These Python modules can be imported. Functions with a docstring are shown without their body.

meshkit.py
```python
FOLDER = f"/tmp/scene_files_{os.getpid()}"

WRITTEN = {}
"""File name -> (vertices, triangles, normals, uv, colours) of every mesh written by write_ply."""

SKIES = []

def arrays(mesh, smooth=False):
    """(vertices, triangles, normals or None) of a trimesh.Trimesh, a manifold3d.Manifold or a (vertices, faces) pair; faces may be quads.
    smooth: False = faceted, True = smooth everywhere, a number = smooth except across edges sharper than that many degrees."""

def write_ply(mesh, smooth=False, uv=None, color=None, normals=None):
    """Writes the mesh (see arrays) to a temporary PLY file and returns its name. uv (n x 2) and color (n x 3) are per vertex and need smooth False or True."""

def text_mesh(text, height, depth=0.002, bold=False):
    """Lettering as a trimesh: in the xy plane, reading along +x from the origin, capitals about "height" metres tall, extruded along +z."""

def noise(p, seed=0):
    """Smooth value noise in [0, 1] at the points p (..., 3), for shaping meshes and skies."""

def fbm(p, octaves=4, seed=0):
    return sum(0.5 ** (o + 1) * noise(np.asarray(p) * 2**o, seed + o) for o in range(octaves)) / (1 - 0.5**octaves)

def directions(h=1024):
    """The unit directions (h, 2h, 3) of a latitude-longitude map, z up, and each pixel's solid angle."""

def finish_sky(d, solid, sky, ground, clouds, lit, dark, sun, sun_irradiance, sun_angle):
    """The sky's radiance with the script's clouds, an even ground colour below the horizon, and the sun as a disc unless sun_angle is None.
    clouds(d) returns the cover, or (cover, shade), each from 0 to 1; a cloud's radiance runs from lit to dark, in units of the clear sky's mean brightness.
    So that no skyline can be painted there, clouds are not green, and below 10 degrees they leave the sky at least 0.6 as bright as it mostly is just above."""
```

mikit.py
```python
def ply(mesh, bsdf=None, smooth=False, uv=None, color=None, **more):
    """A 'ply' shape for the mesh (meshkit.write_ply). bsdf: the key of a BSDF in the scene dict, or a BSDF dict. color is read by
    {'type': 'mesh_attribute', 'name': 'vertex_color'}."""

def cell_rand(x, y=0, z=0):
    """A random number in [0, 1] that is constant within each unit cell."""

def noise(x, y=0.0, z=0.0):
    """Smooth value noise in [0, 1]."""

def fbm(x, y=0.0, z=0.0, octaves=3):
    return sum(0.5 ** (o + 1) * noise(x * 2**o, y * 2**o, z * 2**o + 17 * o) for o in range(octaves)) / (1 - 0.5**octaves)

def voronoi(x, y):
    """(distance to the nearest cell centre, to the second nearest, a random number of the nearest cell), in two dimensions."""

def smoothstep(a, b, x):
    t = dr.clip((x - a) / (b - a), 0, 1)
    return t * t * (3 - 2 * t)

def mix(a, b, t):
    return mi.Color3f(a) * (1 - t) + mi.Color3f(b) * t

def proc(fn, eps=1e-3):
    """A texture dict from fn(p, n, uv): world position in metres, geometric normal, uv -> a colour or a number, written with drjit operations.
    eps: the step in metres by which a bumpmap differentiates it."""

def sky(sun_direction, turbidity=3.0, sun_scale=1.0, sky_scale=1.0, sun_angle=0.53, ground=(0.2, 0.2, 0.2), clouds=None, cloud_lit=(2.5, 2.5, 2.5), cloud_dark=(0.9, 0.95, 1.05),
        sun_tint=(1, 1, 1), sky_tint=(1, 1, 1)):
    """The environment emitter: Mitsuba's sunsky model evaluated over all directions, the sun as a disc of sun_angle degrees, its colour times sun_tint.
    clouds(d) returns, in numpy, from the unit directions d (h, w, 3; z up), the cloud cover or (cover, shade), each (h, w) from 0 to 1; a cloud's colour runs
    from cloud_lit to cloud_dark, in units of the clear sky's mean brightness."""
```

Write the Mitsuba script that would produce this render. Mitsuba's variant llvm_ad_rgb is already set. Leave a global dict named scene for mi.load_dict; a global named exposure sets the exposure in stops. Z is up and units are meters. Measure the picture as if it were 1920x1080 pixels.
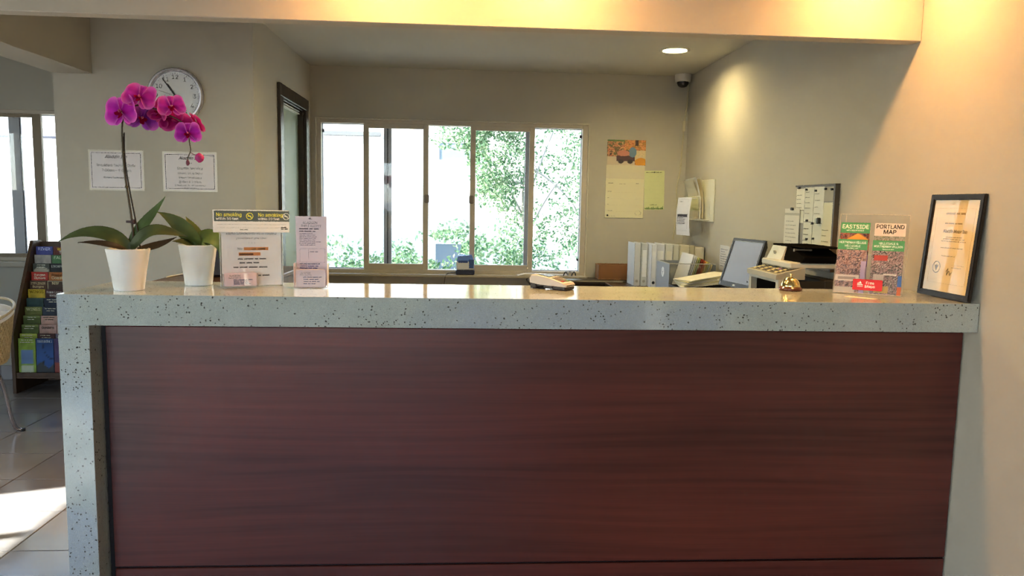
import math, random
import numpy as np, trimesh, drjit as dr, mitsuba as mi
import mikit, meshkit
from mikit import proc, noise, fbm, voronoi, cell_rand, smoothstep
from shapely.geometry import Polygon, Point, box as sbox
from shapely.ops import unary_union

T = mi.ScalarTransform4f
scene, labels = {}, {}
rng = np.random.default_rng(11)
random.seed(11)

# ------------------------------------------------------------------ camera, sky, exposure
CAM = np.array([1.3139, -2.4917, 1.3831])
FW = np.array([0.06347, 0.99191, -0.11008])
UP = np.array([-0.01159, 0.11092, 0.99376])
scene['camera'] = {'type': 'perspective', 'fov': 68.558, 'fov_axis': 'x', 'near_clip': 0.05, 'far_clip': 500.0,
                   'to_world': T().look_at(origin=CAM.tolist(), target=(CAM + FW).tolist(), up=UP.tolist())}
scene['sky'] = mikit.sky((-0.8, -0.28, 0.45), turbidity=3.5, sun_scale=1.0, sky_scale=1.0, ground=(0.35, 0.35, 0.35), sun_tint=(0.72, 0.95, 1.32))
exposure = 5.05
LAMP = 16.0          # radiance of the warm lobby downlights
OFFICE_LAMP = 16.0   # radiance of the office downlight


# ------------------------------------------------------------------ helpers
def S(*c):
    if len(c) == 1:
        c = c[0]
    if isinstance(c, str):
        c = [int(c[i:i + 2], 16) for i in (1, 3, 5)]
    c = np.asarray(c, float) / 255
    return np.where(c < 0.04045, c / 12.92, ((c + 0.055) / 1.055) ** 2.4)


def mix(a, b, t):
    a, b = (x if isinstance(x, mi.Color3f) else mi.Color3f(*[float(q) for q in x]) for x in (a, b))
    return a * (1 - t) + b * t


def rgb(c):
    return {'type': 'rgb', 'value': [float(x) for x in c]}


VC = {'type': 'mesh_attribute', 'name': 'vertex_color'}


def plastic(diff, alpha=0.15, ior=1.5):
    return {'type': 'twosided', 'b': {'type': 'roughplastic', 'diffuse_reflectance': diff, 'alpha': alpha, 'int_ior': ior, 'nonlinear': False}}


def box(x0, x1, y0, y1, z0, z1):
    return trimesh.creation.box(bounds=[[min(x0, x1), min(y0, y1), min(z0, z1)], [max(x0, x1), max(y0, y1), max(z0, z1)]])


def cbox(x0, x1, y0, y1, z0, z1, c=0.003):
    """a box with chamfered edges"""
    lo, hi = np.array([x0, y0, z0], float), np.array([x1, y1, z1], float)
    lo, hi = np.minimum(lo, hi), np.maximum(lo, hi)
    c = min(c, 0.45 * (hi - lo).min())
    pts = []
    for sx in (0, 1):
        for sy in (0, 1):
            for sz in (0, 1):
                p = np.where([sx, sy, sz], hi, lo)
                d = np.where([sx, sy, sz], -c, c)
                for k in range(3):
                    q = p + d
                    q[k] = p[k]
                    pts.append(q)
    return trimesh.convex.convex_hull(np.array(pts))


def hull(pts):
    return trimesh.convex.convex_hull(np.asarray(pts, float))


def cat(*ms):
    ms = [m for m in ms if m is not None]
    return trimesh.util.concatenate([trimesh.Trimesh(np.array(m.vertices), np.array(m.faces), process=False) for m in ms])


def cyl(p, q, r, n=16):
    return trimesh.creation.cylinder(radius=r, segment=np.array([p, q], float), sections=n)


def lathe(prof, n=40, at=(0, 0, 0)):
    m = trimesh.creation.revolve(np.array(prof, float), sections=n)
    m.apply_translation(at)
    return m


def spline(pts, n):
    from scipy.interpolate import CubicSpline, interp1d
    pts = np.asarray(pts, float)
    d = np.r_[0, np.cumsum(np.linalg.norm(np.diff(pts, axis=0), axis=1))]
    f = CubicSpline(d, pts) if len(pts) > 2 else interp1d(d, pts, axis=0)
    return f(np.linspace(0, d[-1], n))


def grid_mesh(P, closed_u=False):
    """P: (n, m, 3) grid of points -> mesh"""
    n, m = P.shape[:2]
    f = []
    for i in range(n - 1):
        for j in range(m if closed_u else m - 1):
            a, b = i * m + j, i * m + (j + 1) % m
            f += [[a, b, b + m], [a, b + m, a + m]]
    return trimesh.Trimesh(P.reshape(-1, 3), f, process=False)


def sweep(pts, ring, side_hint=(0, 0, 1), scale=None, caps=True):
    """sweeps ring (k, 2) [(side, normal) coordinates] along the polyline pts; scale (n, 2) or (n,)"""
    p = np.asarray(pts, float)
    t = np.gradient(p, axis=0)
    t /= np.linalg.norm(t, axis=1, keepdims=True) + 1e-12
    h = np.asarray(side_hint, float)
    nrm = h[None] - (t @ h)[:, None] * t
    bad = np.linalg.norm(nrm, axis=1) < 1e-3
    nrm[bad] = np.cross(t[bad], [1, 0.2, 0])
    nrm /= np.linalg.norm(nrm, axis=1, keepdims=True)
    sd = np.cross(t, nrm)
    s = np.ones((len(p), 2)) if scale is None else np.asarray(scale, float)
    if s.ndim == 1:
        s = np.stack([s, s], 1)
    ring = np.asarray(ring, float)
    P = p[:, None] + sd[:, None] * (ring[None, :, 0] * s[:, None, 0])[..., None] + nrm[:, None] * (ring[None, :, 1] * s[:, None, 1])[..., None]
    m = grid_mesh(P, True)
    if caps:
        k = len(ring)
        v = np.vstack([m.vertices, p[0], p[-1]])
        f = list(m.faces)
        a, b, o = len(v) - 2, len(v) - 1, (len(p) - 1) * k
        for j in range(k):
            f.append([a, (j + 1) % k, j])
            f.append([b, o + j, o + (j + 1) % k])
        m = trimesh.Trimesh(v, f, process=False)
    return m


def circle_ring(n=8):
    a = np.arange(n) * 2 * np.pi / n
    return np.stack([np.cos(a), np.sin(a)], 1)


def tube(pts, r, n=8, m=None):
    pts = spline(pts, m) if m else np.asarray(pts, float)
    r = np.broadcast_to(r, (len(pts),)) if np.ndim(r) < 1 else np.interp(np.linspace(0, 1, len(pts)), np.linspace(0, 1, len(r)), r)
    return sweep(pts, circle_ring(n), (0.13, 0.31, 0.94), r)


def extrude(poly, h):
    if hasattr(poly, 'geoms'):
        return trimesh.util.concatenate([extrude(g, h) for g in poly.geoms])
    return trimesh.creation.extrude_polygon(poly, h, engine='earcut')


class Frame:
    """a local frame: x right, y up, z towards the viewer"""

    def __init__(self, o, right, up):
        self.o = np.asarray(o, float)
        r = np.asarray(right, float)
        self.r = r / np.linalg.norm(r)
        u = np.asarray(up, float)
        u = u - (u @ self.r) * self.r
        self.u = u / np.linalg.norm(u)
        self.n = np.cross(self.r, self.u)

    def __call__(self, m):
        m = m.copy()
        m.vertices = self.p(np.asarray(m.vertices))
        return m

    def p(self, v):
        v = np.asarray(v, float)
        return v @ np.array([self.r, self.u, self.n]) + self.o


counts = {}


def add_each(key, F, meshes, *a, **k):
    for m in meshes:
        add(key, F(m), *a, **k)



def add(key, mesh, bsdf, color=None, smooth=False, label=None, cat_=None, group=None, kind=None, **more):
    if key in counts:
        base = key
        while key in counts:
            counts[base] += 1
            key = f'{base}_{counts[base] - 1:03d}'
        counts[key] = 1
    else:
        counts[key] = 1
    if not isinstance(mesh, dict):
        kw = {}
        if color is not None:
            if not isinstance(smooth, bool):
                mesh = trimesh.graph.smooth_shade(trimesh.Trimesh(mesh.vertices, mesh.faces), angle=np.radians(smooth), facet_minarea=None)
                smooth = True
            c = np.asarray(color, float)
            kw['color'] = np.tile(c, (len(mesh.vertices), 1)) if c.ndim == 1 else c
        mesh = mikit.ply(mesh, bsdf, smooth=smooth, **kw, **more)
    scene[key] = mesh
    tag(key, label, cat_, group, kind)
    return key


def tag(key, label=None, cat_=None, group=None, kind=None):
    d = {k: v for k, v in (('label', label), ('category', cat_), ('group', group), ('kind', kind)) if v}
    if d:
        labels[key] = {**labels.get(key, {}), **d}


def thing(name, label, cat_, group=None, kind=None):
    """reserves a key for a thing whose parts follow"""
    base, key = name, name
    while key in counts:
        counts[base] += 1
        key = f'{base}_{counts[base] - 1:03d}'
    counts[key] = 1
    tag(key, label, cat_, group, kind)
    return key


def text(s, h, x=0.0, y=0.0, align='c', bold=False, italic=0.0, depth=0.0004, z=0.0):
    m = meshkit.text_mesh(s, h, depth=depth, bold=bold)
    m = trimesh.Trimesh(np.array(m.vertices), np.array(m.faces), process=False)
    v = m.vertices.copy()
    v[:, 0] += italic * v[:, 1]
    w = v[:, 0].max() + v[:, 0].min()
    v[:, 0] += x - (w / 2 if align == 'c' else 0 if align == 'l' else v[:, 0].max())
    v[:, 1] += y
    v[:, 2] += z
    m.vertices = v
    return m


def fit_text(s, h, wmax, x, y, **k):
    m = text(s, h, 0, 0, **k)
    w = np.ptp(m.vertices[:, 0])
    v = m.vertices.copy()
    if w > wmax:
        v[:, 0] *= wmax / w
    v[:, 0] += x
    v[:, 1] += y
    m.vertices = v
    return m


def rule(x0, x1, y, h, z=0.0, d=0.0003):
    return box(x0, x1, y, y + h, z, z + d)


def fine_print(x0, x1, y0, y1, n, h, seed=0, center=False, z=0.0):
    """rows of word-like dashes for print too small to read"""
    r = np.random.default_rng(seed)
    out = []
    for i in range(n):
        y = y1 - (y1 - y0) * i / max(n - 1, 1)
        end = x0 + (x1 - x0) * r.uniform(0.55, 1.0)
        sh = (x1 - end) / 2 if center else 0
        x = x0
        while x < end - 2 * h:
            w = min(r.uniform(1.5, 6) * h, end - x)
            out.append(box(x + sh, x + w + sh, y, y + h * 0.75, z, z + 0.0003))
            x += w + h * 0.7
    return cat(*out)


def print_grid(w, h, nx, ny, fn, z=0.0):
    """a flat printed picture: grid with a colour per vertex; fn(u, v) -> (n, 3) linear colours; origin at lower left"""
    u, v = np.meshgrid(np.linspace(0, 1, nx + 1), np.linspace(0, 1, ny + 1))
    P = np.stack([u * w, v * h, np.full_like(u, z)], -1)
    return grid_mesh(P), np.clip(fn(u.ravel(), v.ravel()), 0, 1)


def mottled(cols, fx, fy, seed, extra=None):
    """print colours: patches of several inks"""
    cols = np.array([S(c) for c in cols])

    def fn(u, v):
        p = np.stack([u * fx, v * fy, np.full_like(u, seed * 7.3)], -1)
        n = meshkit.fbm(p, 3, seed)
        k = np.clip((n - 0.22) / 0.56 * len(cols), 0, len(cols) - 1e-3)
        c = cols[k.astype(int)]
        c = c * (0.75 + 0.5 * meshkit.noise(p * 3.1, seed + 5))[:, None]
        if extra:
            c = extra(u, v, c)
        return c
    return fn


# ------------------------------------------------------------------ materials
def paint_fn(c, amp=0.05):
    c = np.asarray(c)

    def fn(p, n, uv):
        t = fbm(p.x * 3 + 5, p.y * 3, p.z * 3, octaves=2)
        return mi.Color3f(*c.tolist()) * (1 - amp + 2 * amp * t)
    return fn


WALL = S(180, 175, 163)
scene['wall_paint'] = {'type': 'twosided', 'b': {'type': 'diffuse', 'reflectance': proc(paint_fn(WALL, 0.02))}}
scene['ceiling_paint'] = {'type': 'twosided', 'b': {'type': 'diffuse', 'reflectance': rgb(S(184, 181, 170))}}


def stone_fn(p, n, uv):
    ax, ay, az = dr.abs(n.x), dr.abs(n.y), dr.abs(n.z)
    a = dr.select(ax > 0.7, p.y, p.x)
    b = dr.select(az > 0.7, p.y, p.z)
    off = dr.select(az > 0.7, 31.7, dr.select(ax > 0.7, 11.3, 0.0))
    a = a + off
    base = mix(S(160, 170, 166), S(182, 190, 188), fbm(a * 9, b * 9, 1.0, octaves=3))
    base = mix(base, S(158, 168, 182), smoothstep(0.5, 0.75, fbm(a * 4 + 9, b * 4, 3.0, octaves=2)) * 0.7)
    # fine grains
    d, e, k = voronoi(a * 430, b * 430)
    g = mix(base, S(120, 124, 116), dr.select(k < 0.16, 1.0, 0.0) * smoothstep(0.45, 0.2, d) * 0.7)
    g = mix(g, S(205, 208, 198), dr.select(k > 0.86, 1.0, 0.0) * smoothstep(0.5, 0.25, d) * 0.6)
    # dark chips
    d2, e2, k2 = voronoi(a * 120 + 3, b * 120)
    r2 = 0.12 + 0.22 * cell_rand(k2 * 9999.0, 3)
    clump = smoothstep(0.42, 0.6, noise(a * 14, b * 14, 7.0))
    chip = dr.select(k2 < 0.035 + 0.12 * clump, 1.0, 0.0) * smoothstep(r2 + 0.05, r2 - 0.03, d2 + 0.42 * (noise(a * 330, b * 330) - 0.5))
    return mix(g, S(52, 54, 50), chip)


scene['stone'] = plastic(proc(stone_fn), 0.012, 1.75)


def wood_fn(p, n, uv):
    w = fbm(p.x * 0.9, p.y * 4, p.z * 5, octaves=2)
    g = fbm(p.x * 1.6 + 3, p.y * 40, p.z * 55 + 5 * w, octaves=3)
    f = fbm(p.x * 7, p.y * 90, p.z * 260, octaves=2)
    c = mix(S(64, 29, 28), S(100, 45, 39), smoothstep(0.2, 0.8, 0.45 * g + 0.55 * w))
    return c * (0.90 + 0.2 * f)


scene['mahogany'] = plastic(proc(wood_fn), 0.12, 1.5)


def dark_wood_fn(p, n, uv):
    g = fbm(p.x * 30, p.y * 30, p.z * 5, octaves=3)
    return mix(S(60, 40, 28), S(104, 74, 50), g)


scene['brown_wood'] = plastic(proc(dark_wood_fn), 0.2, 1.5)


def espresso_fn(p, n, uv):
    g = fbm(p.x * 50, p.y * 50, p.z * 6, octaves=3)
    return mix(S(30, 22, 18), S(58, 45, 36), g)


scene['espresso_wood'] = plastic(proc(espresso_fn), 0.18, 1.5)


def tile_fn(p, n, uv):
    t = fbm(p.x * 5, p.y * 5, octaves=3)
    k = cell_rand(dr.floor((p.x + 0.448) / 0.43), dr.floor((p.y - 0.433) / 0.387))
    c = mix(S(150, 145, 145), S(174, 168, 167), 0.7 * t + 0.3 * k)
    return c


scene['tile'] = plastic(proc(tile_fn), 0.035, 1.6)
scene['grout'] = {'type': 'diffuse', 'reflectance': rgb(S(46, 44, 44))}
scene['vc_matte'] = {'type': 'twosided', 'b': {'type': 'diffuse', 'reflectance': VC}}
scene['vc_satin'] = {'type': 'twosided', 'b': {'type': 'principled', 'base_color': VC, 'roughness': 0.48, 'specular': 0.45}}
scene['vc_gloss'] = {'type': 'twosided', 'b': {'type': 'principled', 'base_color': VC, 'roughness': 0.22, 'specular': 0.5}}
scene['petal'] = {'type': 'principledthin', 'base_color': VC, 'roughness': 0.55, 'diff_trans': 0.7, 'spec_trans': 0.0}
scene['tree_leaf'] = {'type': 'principledthin', 'base_color': VC, 'roughness': 0.6, 'diff_trans': 1.0, 'spec_trans': 0.0}
scene['glass'] = {'type': 'thindielectric', 'int_ior': 1.5}
scene['coated_glass'] = {'type': 'thindielectric', 'int_ior': 1.24}
scene['acrylic'] = {'type': 'thindielectric', 'int_ior': 1.49}
scene['steel'] = {'type': 'twosided', 'b': {'type': 'roughconductor', 'material': 'Cr', 'alpha': 0.22}}
scene['chrome'] = {'type': 'twosided', 'b': {'type': 'roughconductor', 'material': 'Cr', 'alpha': 0.06}}
scene['brass'] = {'type': 'twosided', 'b': {'type': 'roughconductor', 'material': 'Au', 'alpha': 0.05, 'specular_reflectance': rgb((0.95, 0.92, 0.95))}}
scene['outside_wall'] = {'type': 'twosided', 'b': {'type': 'diffuse', 'reflectance': rgb((0.93, 0.91, 0.87))}}
scene['ground_mat'] = {'type': 'diffuse', 'reflectance': rgb((0.42, 0.41, 0.38))}

# ------------------------------------------------------------------ dimensions
L, H, TS, LEG, REC, DEP = 3.112, 1.07, 0.102, 0.098, 0.0668, 0.4266
YB, ZC, XS = 3.63, 2.44, 0.088           # back wall, ceiling, side wall
YP = 2.023                               # partition with the clock
XP = -1.026                              # its left end
YF, YF2, ZF = 0.471, 0.54, 2.057         # beam
YLB = 3.3                                # back wall of the left part of the lobby
XL, YFRONT = -4.2, -5.2
ZL = 2.385                               # lobby ceiling


def wall_x(xa, xb, y0, y1, z0, z1, holes):
    """wall in the yz plane with holes (y0, y1, z0, z1)"""
    poly = sbox(y0, z0, y1, z1)
    for a, b, c, d in holes:
        poly = poly.difference(sbox(a, c, b, d))
    m = extrude(poly, abs(xb - xa))
    v = m.vertices.copy()
    m.vertices = np.stack([min(xa, xb) + v[:, 2], v[:, 0], v[:, 1]], 1)
    return m


def wall_y(ya, yb, x0, x1, z0, z1, holes):
    poly = sbox(x0, z0, x1, z1)
    for a, b, c, d in holes:
        poly = poly.difference(sbox(a, c, b, d))
    m = extrude(poly, abs(yb - ya))
    v = m.vertices.copy()
    m.vertices = np.stack([v[:, 0], max(ya, yb) - v[:, 2], v[:, 1]], 1)
    return m


WX0, WX1, WZ0, WZ1 = 0.135, 2.300, 0.815, 2.032
add('roof', box(XL - 0.4, L + 0.4, YFRONT - 0.4, YB + 0.3, 2.6, 2.75), 'outside_wall', kind='structure', label='flat roof slab over the lobby and office')
add('ground', box(-60, 60, -60, 60, -0.35, -0.25), 'ground_mat', kind='structure', label='paved ground outside the building')
add('wall_back', wall_y(YB, YB + 0.14, XS - 0.1, L + 0.12, -0.02, 2.6, [(WX0, WX1, WZ0, WZ1)]), 'wall_paint', kind='structure')
add('wall_right', box(L, L + 0.12, YFRONT, YB, -0.02, 2.6), 'wall_paint', kind='structure')
DY0, DY1, DZ = 2.655, 3.375, 2.065
add('wall_side', wall_x(XS - 0.1, XS, YP, YB, -0.02, 2.6, [(DY0, DY1, -0.03, DZ)]), 'wall_paint', kind='structure')
add('wall_partition', cat(box(XP, XS - 0.1, YP, YP + 0.1, -0.02, 2.6), box(XP, XP + 0.1, YP + 0.1, YLB, -0.02, 2.6)), 'wall_paint', kind='structure')
LX0, LX1, LZ0, LZ1 = -3.4, -1.35, 0.90, 2.005
add('wall_left_back', wall_y(YLB, YLB + 0.14, XL - 0.12, XP + 0.1, -0.02, 2.6, [(LX0, LX1, LZ0, LZ1)]), 'wall_paint', kind='structure')
SY0, SY1, SZ0, SZ1 = -3.6, -0.12, 1.40, 2.2
add('wall_left', wall_x(XL - 0.12, XL, YFRONT - 0.12, YLB, -0.02, 2.6, [(SY0, SY1, SZ0, SZ1)]), 'wall_paint', kind='structure')
FW1 = (-3.7, -0.8, 0.5, 2.2)
FW2 = (-0.5, 1.5, 0.5, 2.2)
add('wall_front', wall_y(YFRONT - 0.12, YFRONT, XL, L + 0.12, -0.02, 2.6, [FW1, FW2]), 'wall_paint', kind='structure')
OLR = 0.082
OFFICE_SPOTS = ((2.713, 2.640), (0.95, 1.40), (1.95, 1.40))     # office downlights
cm = extrude(sbox(XP, YF2, L, YB).difference(unary_union([Point(*q).buffer(OLR, 24) for q in OFFICE_SPOTS])), 0.16)
cm.apply_translation([0, 0, ZC])
add('ceiling', cat(cm, box(XL, XP, YF2, YLB, ZC, ZC + 0.16)), 'ceiling_paint', kind='structure')
add('ceiling_lobby', box(XL, L, YFRONT, YF, ZL, ZL + 0.12), 'ceiling_paint', kind='structure')
add('wall_beam', cbox(XL, L, YF, YF2, ZF, 2.56, 0.003), 'wall_paint', kind='structure')
add('wall_header', cbox(XP, -0.809, YF2, YP, 2.078, ZC, 0.003), 'wall_paint', kind='structure')

# floor of glossy tiles
add('floor', box(XL, L, YFRONT, YB, -0.06, -0.008), 'grout', kind='structure')
TX, TY, J = 0.43, 0.387, 0.006
rest = []
for i in range(-9, 9):
    for j in range(-15, 9):
        x0, x1 = max(-0.448 + i * TX, XL), min(-0.448 + (i + 1) * TX, L)
        y0, y1 = max(0.433 + j * TY, YFRONT), min(0.433 + (j + 1) * TY, YB)
        if x1 - x0 < 0.02 or y1 - y0 < 0.02:
            continue
        if x0 > XP - 0.05 and y0 > YP + 0.02 and x1 < XS:
            continue
        m = cbox(x0 + J / 2, x1 - J / 2, y0 + J / 2, y1 - J / 2, -0.012, 0.0, 0.0012)
        if (-2.7 < x0 < -0.3 and y1 > -0.4 and y0 < YLB) or (x1 > 2.7 and -0.75 < y0 < 0.1):
            add('floor__tile', m, 'tile')
        else:
            rest.append(m)
add('floor__paving', cat(*rest), 'tile', kind='stuff')

# tiled base at the foot of the far left wall
for i in range(5):
    x0 = -3.45 + i * 0.43
    add('baseboard_left__tile' if i else 'baseboard_left', cbox(x0, x0 + 0.427, YLB - 0.012, YLB, 0.002, 0.11, 0.002), 'tile', kind=None if i else 'structure')

# ------------------------------------------------------------------ windows
TAUPE, GREYAL = S(184, 174, 158), S(150, 152, 156)


def bar(x0, x1, y0, y1, z0, z1):
    return cbox(x0, x1, y0, y1, z0, z1, 0.004)


def ring_y(x0, x1, z0, z1, y0, y1, wl, wr, wb, wt):
    """a rectangular frame in the xz plane"""
    return cat(bar(x0, x0 + wl, y0, y1, z0, z1), bar(x1 - wr, x1, y0, y1, z0, z1), bar(x0 + wl - .002, x1 - wr + .002, y0, y1, z0, z0 + wb), bar(x0 + wl - .002, x1 - wr + .002, y0, y1, z1 - wt, z1))


def pane_y(x0, x1, z0, z1, y):
    return trimesh.Trimesh([[x0, y, z0], [x1, y, z0], [x1, y, z1], [x0, y, z1]], [[0, 1, 2], [0, 2, 3]], process=False)


w1 = thing('window_1', None, None, kind='structure')
add(w1 + '__frame', ring_y(WX0, WX1, WZ0, WZ1, 3.625, 3.72, 0.035, 0.045, 0.03, 0.03), 'vc_satin', TAUPE)
add(w1 + '__liner', ring_y(WX0 - 0.012, WX1 + 0.012, WZ0 - 0.012, WZ1 + 0.012, 3.618, 3.64, 0.013, 0.013, 0.013, 0.013), 'vc_satin', S(196, 190, 176))
for sx0, sx1, ox in ((0.500, 1.016, 0), (1.351, 1.868, 1)):
    s = add(w1 + '__sash', ring_y(sx0, sx1, WZ0 + 0.02, WZ1 - 0.012, 3.632, 3.662, 0.042, 0.042, 0.055, 0.05), 'vc_satin', TAUPE)
    add(s + '__pane', pane_y(sx0 + 0.035, sx1 - 0.035, WZ0 + 0.06, WZ1 - 0.05, 3.647), 'glass')
    lx = sx1 - 0.012 if ox == 0 else sx0 + 0.012
    add(s + '__latch', cbox(lx - 0.018, lx + 0.018, 3.618, 3.634, 1.385, 1.452, 0.008), 'vc_satin', S(120, 108, 92))
# outer fixed lights with their grey inner stiles
for k, (x0, x1, st) in enumerate(((WX0 + 0.033, 0.718, 'r'), (1.797, WX1 - 0.043, 'l'))):
    f = add(w1 + '__outer_light', ring_y(x0, x1, WZ0 + 0.022, WZ1 - 0.022, 3.675, 3.705, 0.006 if st == 'r' else 0.062, 0.062 if st == 'r' else 0.006, 0.014, 0.012), 'vc_satin', GREYAL)
    add(f + '__pane', pane_y(x0 + 0.004, x1 - 0.004, WZ0 + 0.03, WZ1 - 0.03, 3.69), 'glass')
    xs = x1 - 0.034 if st == 'r' else x0 + 0.03
    add(f + '__seal', box(xs, xs + 0.008, 3.671, 3.677, WZ0 + 0.04, WZ1 - 0.04), 'vc_satin', S(40, 42, 46))
    for z in ((1.93, 1.955), (0.93, 0.95)):
        add(f + '__clip', cbox(x0 + 0.006, x0 + 0.02, 3.66, 3.676, z[0], z[1], 0.003) if st == 'r' else cbox(x1 - 0.02, x1 - 0.006, 3.66, 3.676, z[0], z[1], 0.003), 'vc_satin', S(36, 36, 38))
add(w1 + '__pane', pane_y(0.71, 1.80, WZ0 + 0.025, WZ1 - 0.025, 3.69), 'glass')
add(w1 + '__sill', cbox(WX0 - 0.012, WX1 + 0.012, 3.545, 3.63, WZ0 - 0.022, WZ0 - 0.002, 0.004), 'vc_satin', S(168, 160, 144))

w2 = thing('window_2', None, None, kind='structure')
add(w2 + '__frame', ring_y(LX0, LX1, LZ0, LZ1, 3.295, 3.39, 0.04, 0.04, 0.03, 0.028), 'vc_satin', TAUPE)
for a, b, stl, sr in ((-2.75, -1.792, 0.045, 0.062), (-3.36, -2.70, 0.05, 0.05)):
    s = add(w2 + '__sash', ring_y(a, b, LZ0 + 0.02, LZ1 - 0.012, 3.302, 3.332, stl, sr, 0.035, 0.04), 'vc_satin', S(138, 124, 104))
    add(s + '__pane', pane_y(a + .03, b - .03, LZ0 + .04, LZ1 - .04, 3.317), 'glass')
f = add(w2 + '__outer_light', ring_y(-2.045, LX1 - .038, LZ0 + .022, LZ1 - .022, 3.345, 3.375, 0.08, 0.006, 0.014, 0.012), 'vc_satin', GREYAL)
add(f + '__pane', pane_y(-2.0, LX1 - .042, LZ0 + .03, LZ1 - .03, 3.36), 'glass')
add(f + '__seal', box(-1.962, -1.954, 3.339, 3.346, LZ0 + .04, LZ1 - .04), 'vc_satin', S(40, 42, 52))
add(w2 + '__sill', cbox(LX0 - .02, LX1 + .02, 3.235, 3.3, LZ0 - .042, LZ0 - .004, 0.005), 'vc_satin', S(176, 168, 152))

for n_, (a, b, c, d) in ((3, FW1), (4, FW2)):
    w = thing(f'window_{n_}', None, None, kind='structure')
    add(w + '__frame', ring_y(a, b, c, d, YFRONT - 0.1, YFRONT - 0.02, 0.05, 0.05, 0.05, 0.05), 'vc_satin', TAUPE)
    n3 = 3
    for k in range(n3):
        x0, x1 = a + 0.05 + (b - a - 0.1) * k / n3, a + 0.05 + (b - a - 0.1) * (k + 1) / n3
        add(w + '__pane', pane_y(x0, x1, c + 0.04, d - 0.04, YFRONT - 0.06), 'glass')
        if k:
            add(w + '__mullion', bar(x0 - 0.025, x0 + 0.025, YFRONT - 0.09, YFRONT - 0.03, c + 0.05, d - 0.05), 'vc_satin', TAUPE)
w5 = thing('window_5', None, None, kind='structure')
fr = ring_y(SY0, SY1, SZ0, SZ1, 0, 0.08, 0.05, 0.05, 0.05, 0.05)
fr.vertices = np.stack([XL - 0.1 + fr.vertices[:, 1], fr.vertices[:, 0], fr.vertices[:, 2]], 1)
fr.invert()
add(w5 + '__frame', fr, 'vc_satin', TAUPE)
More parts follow.
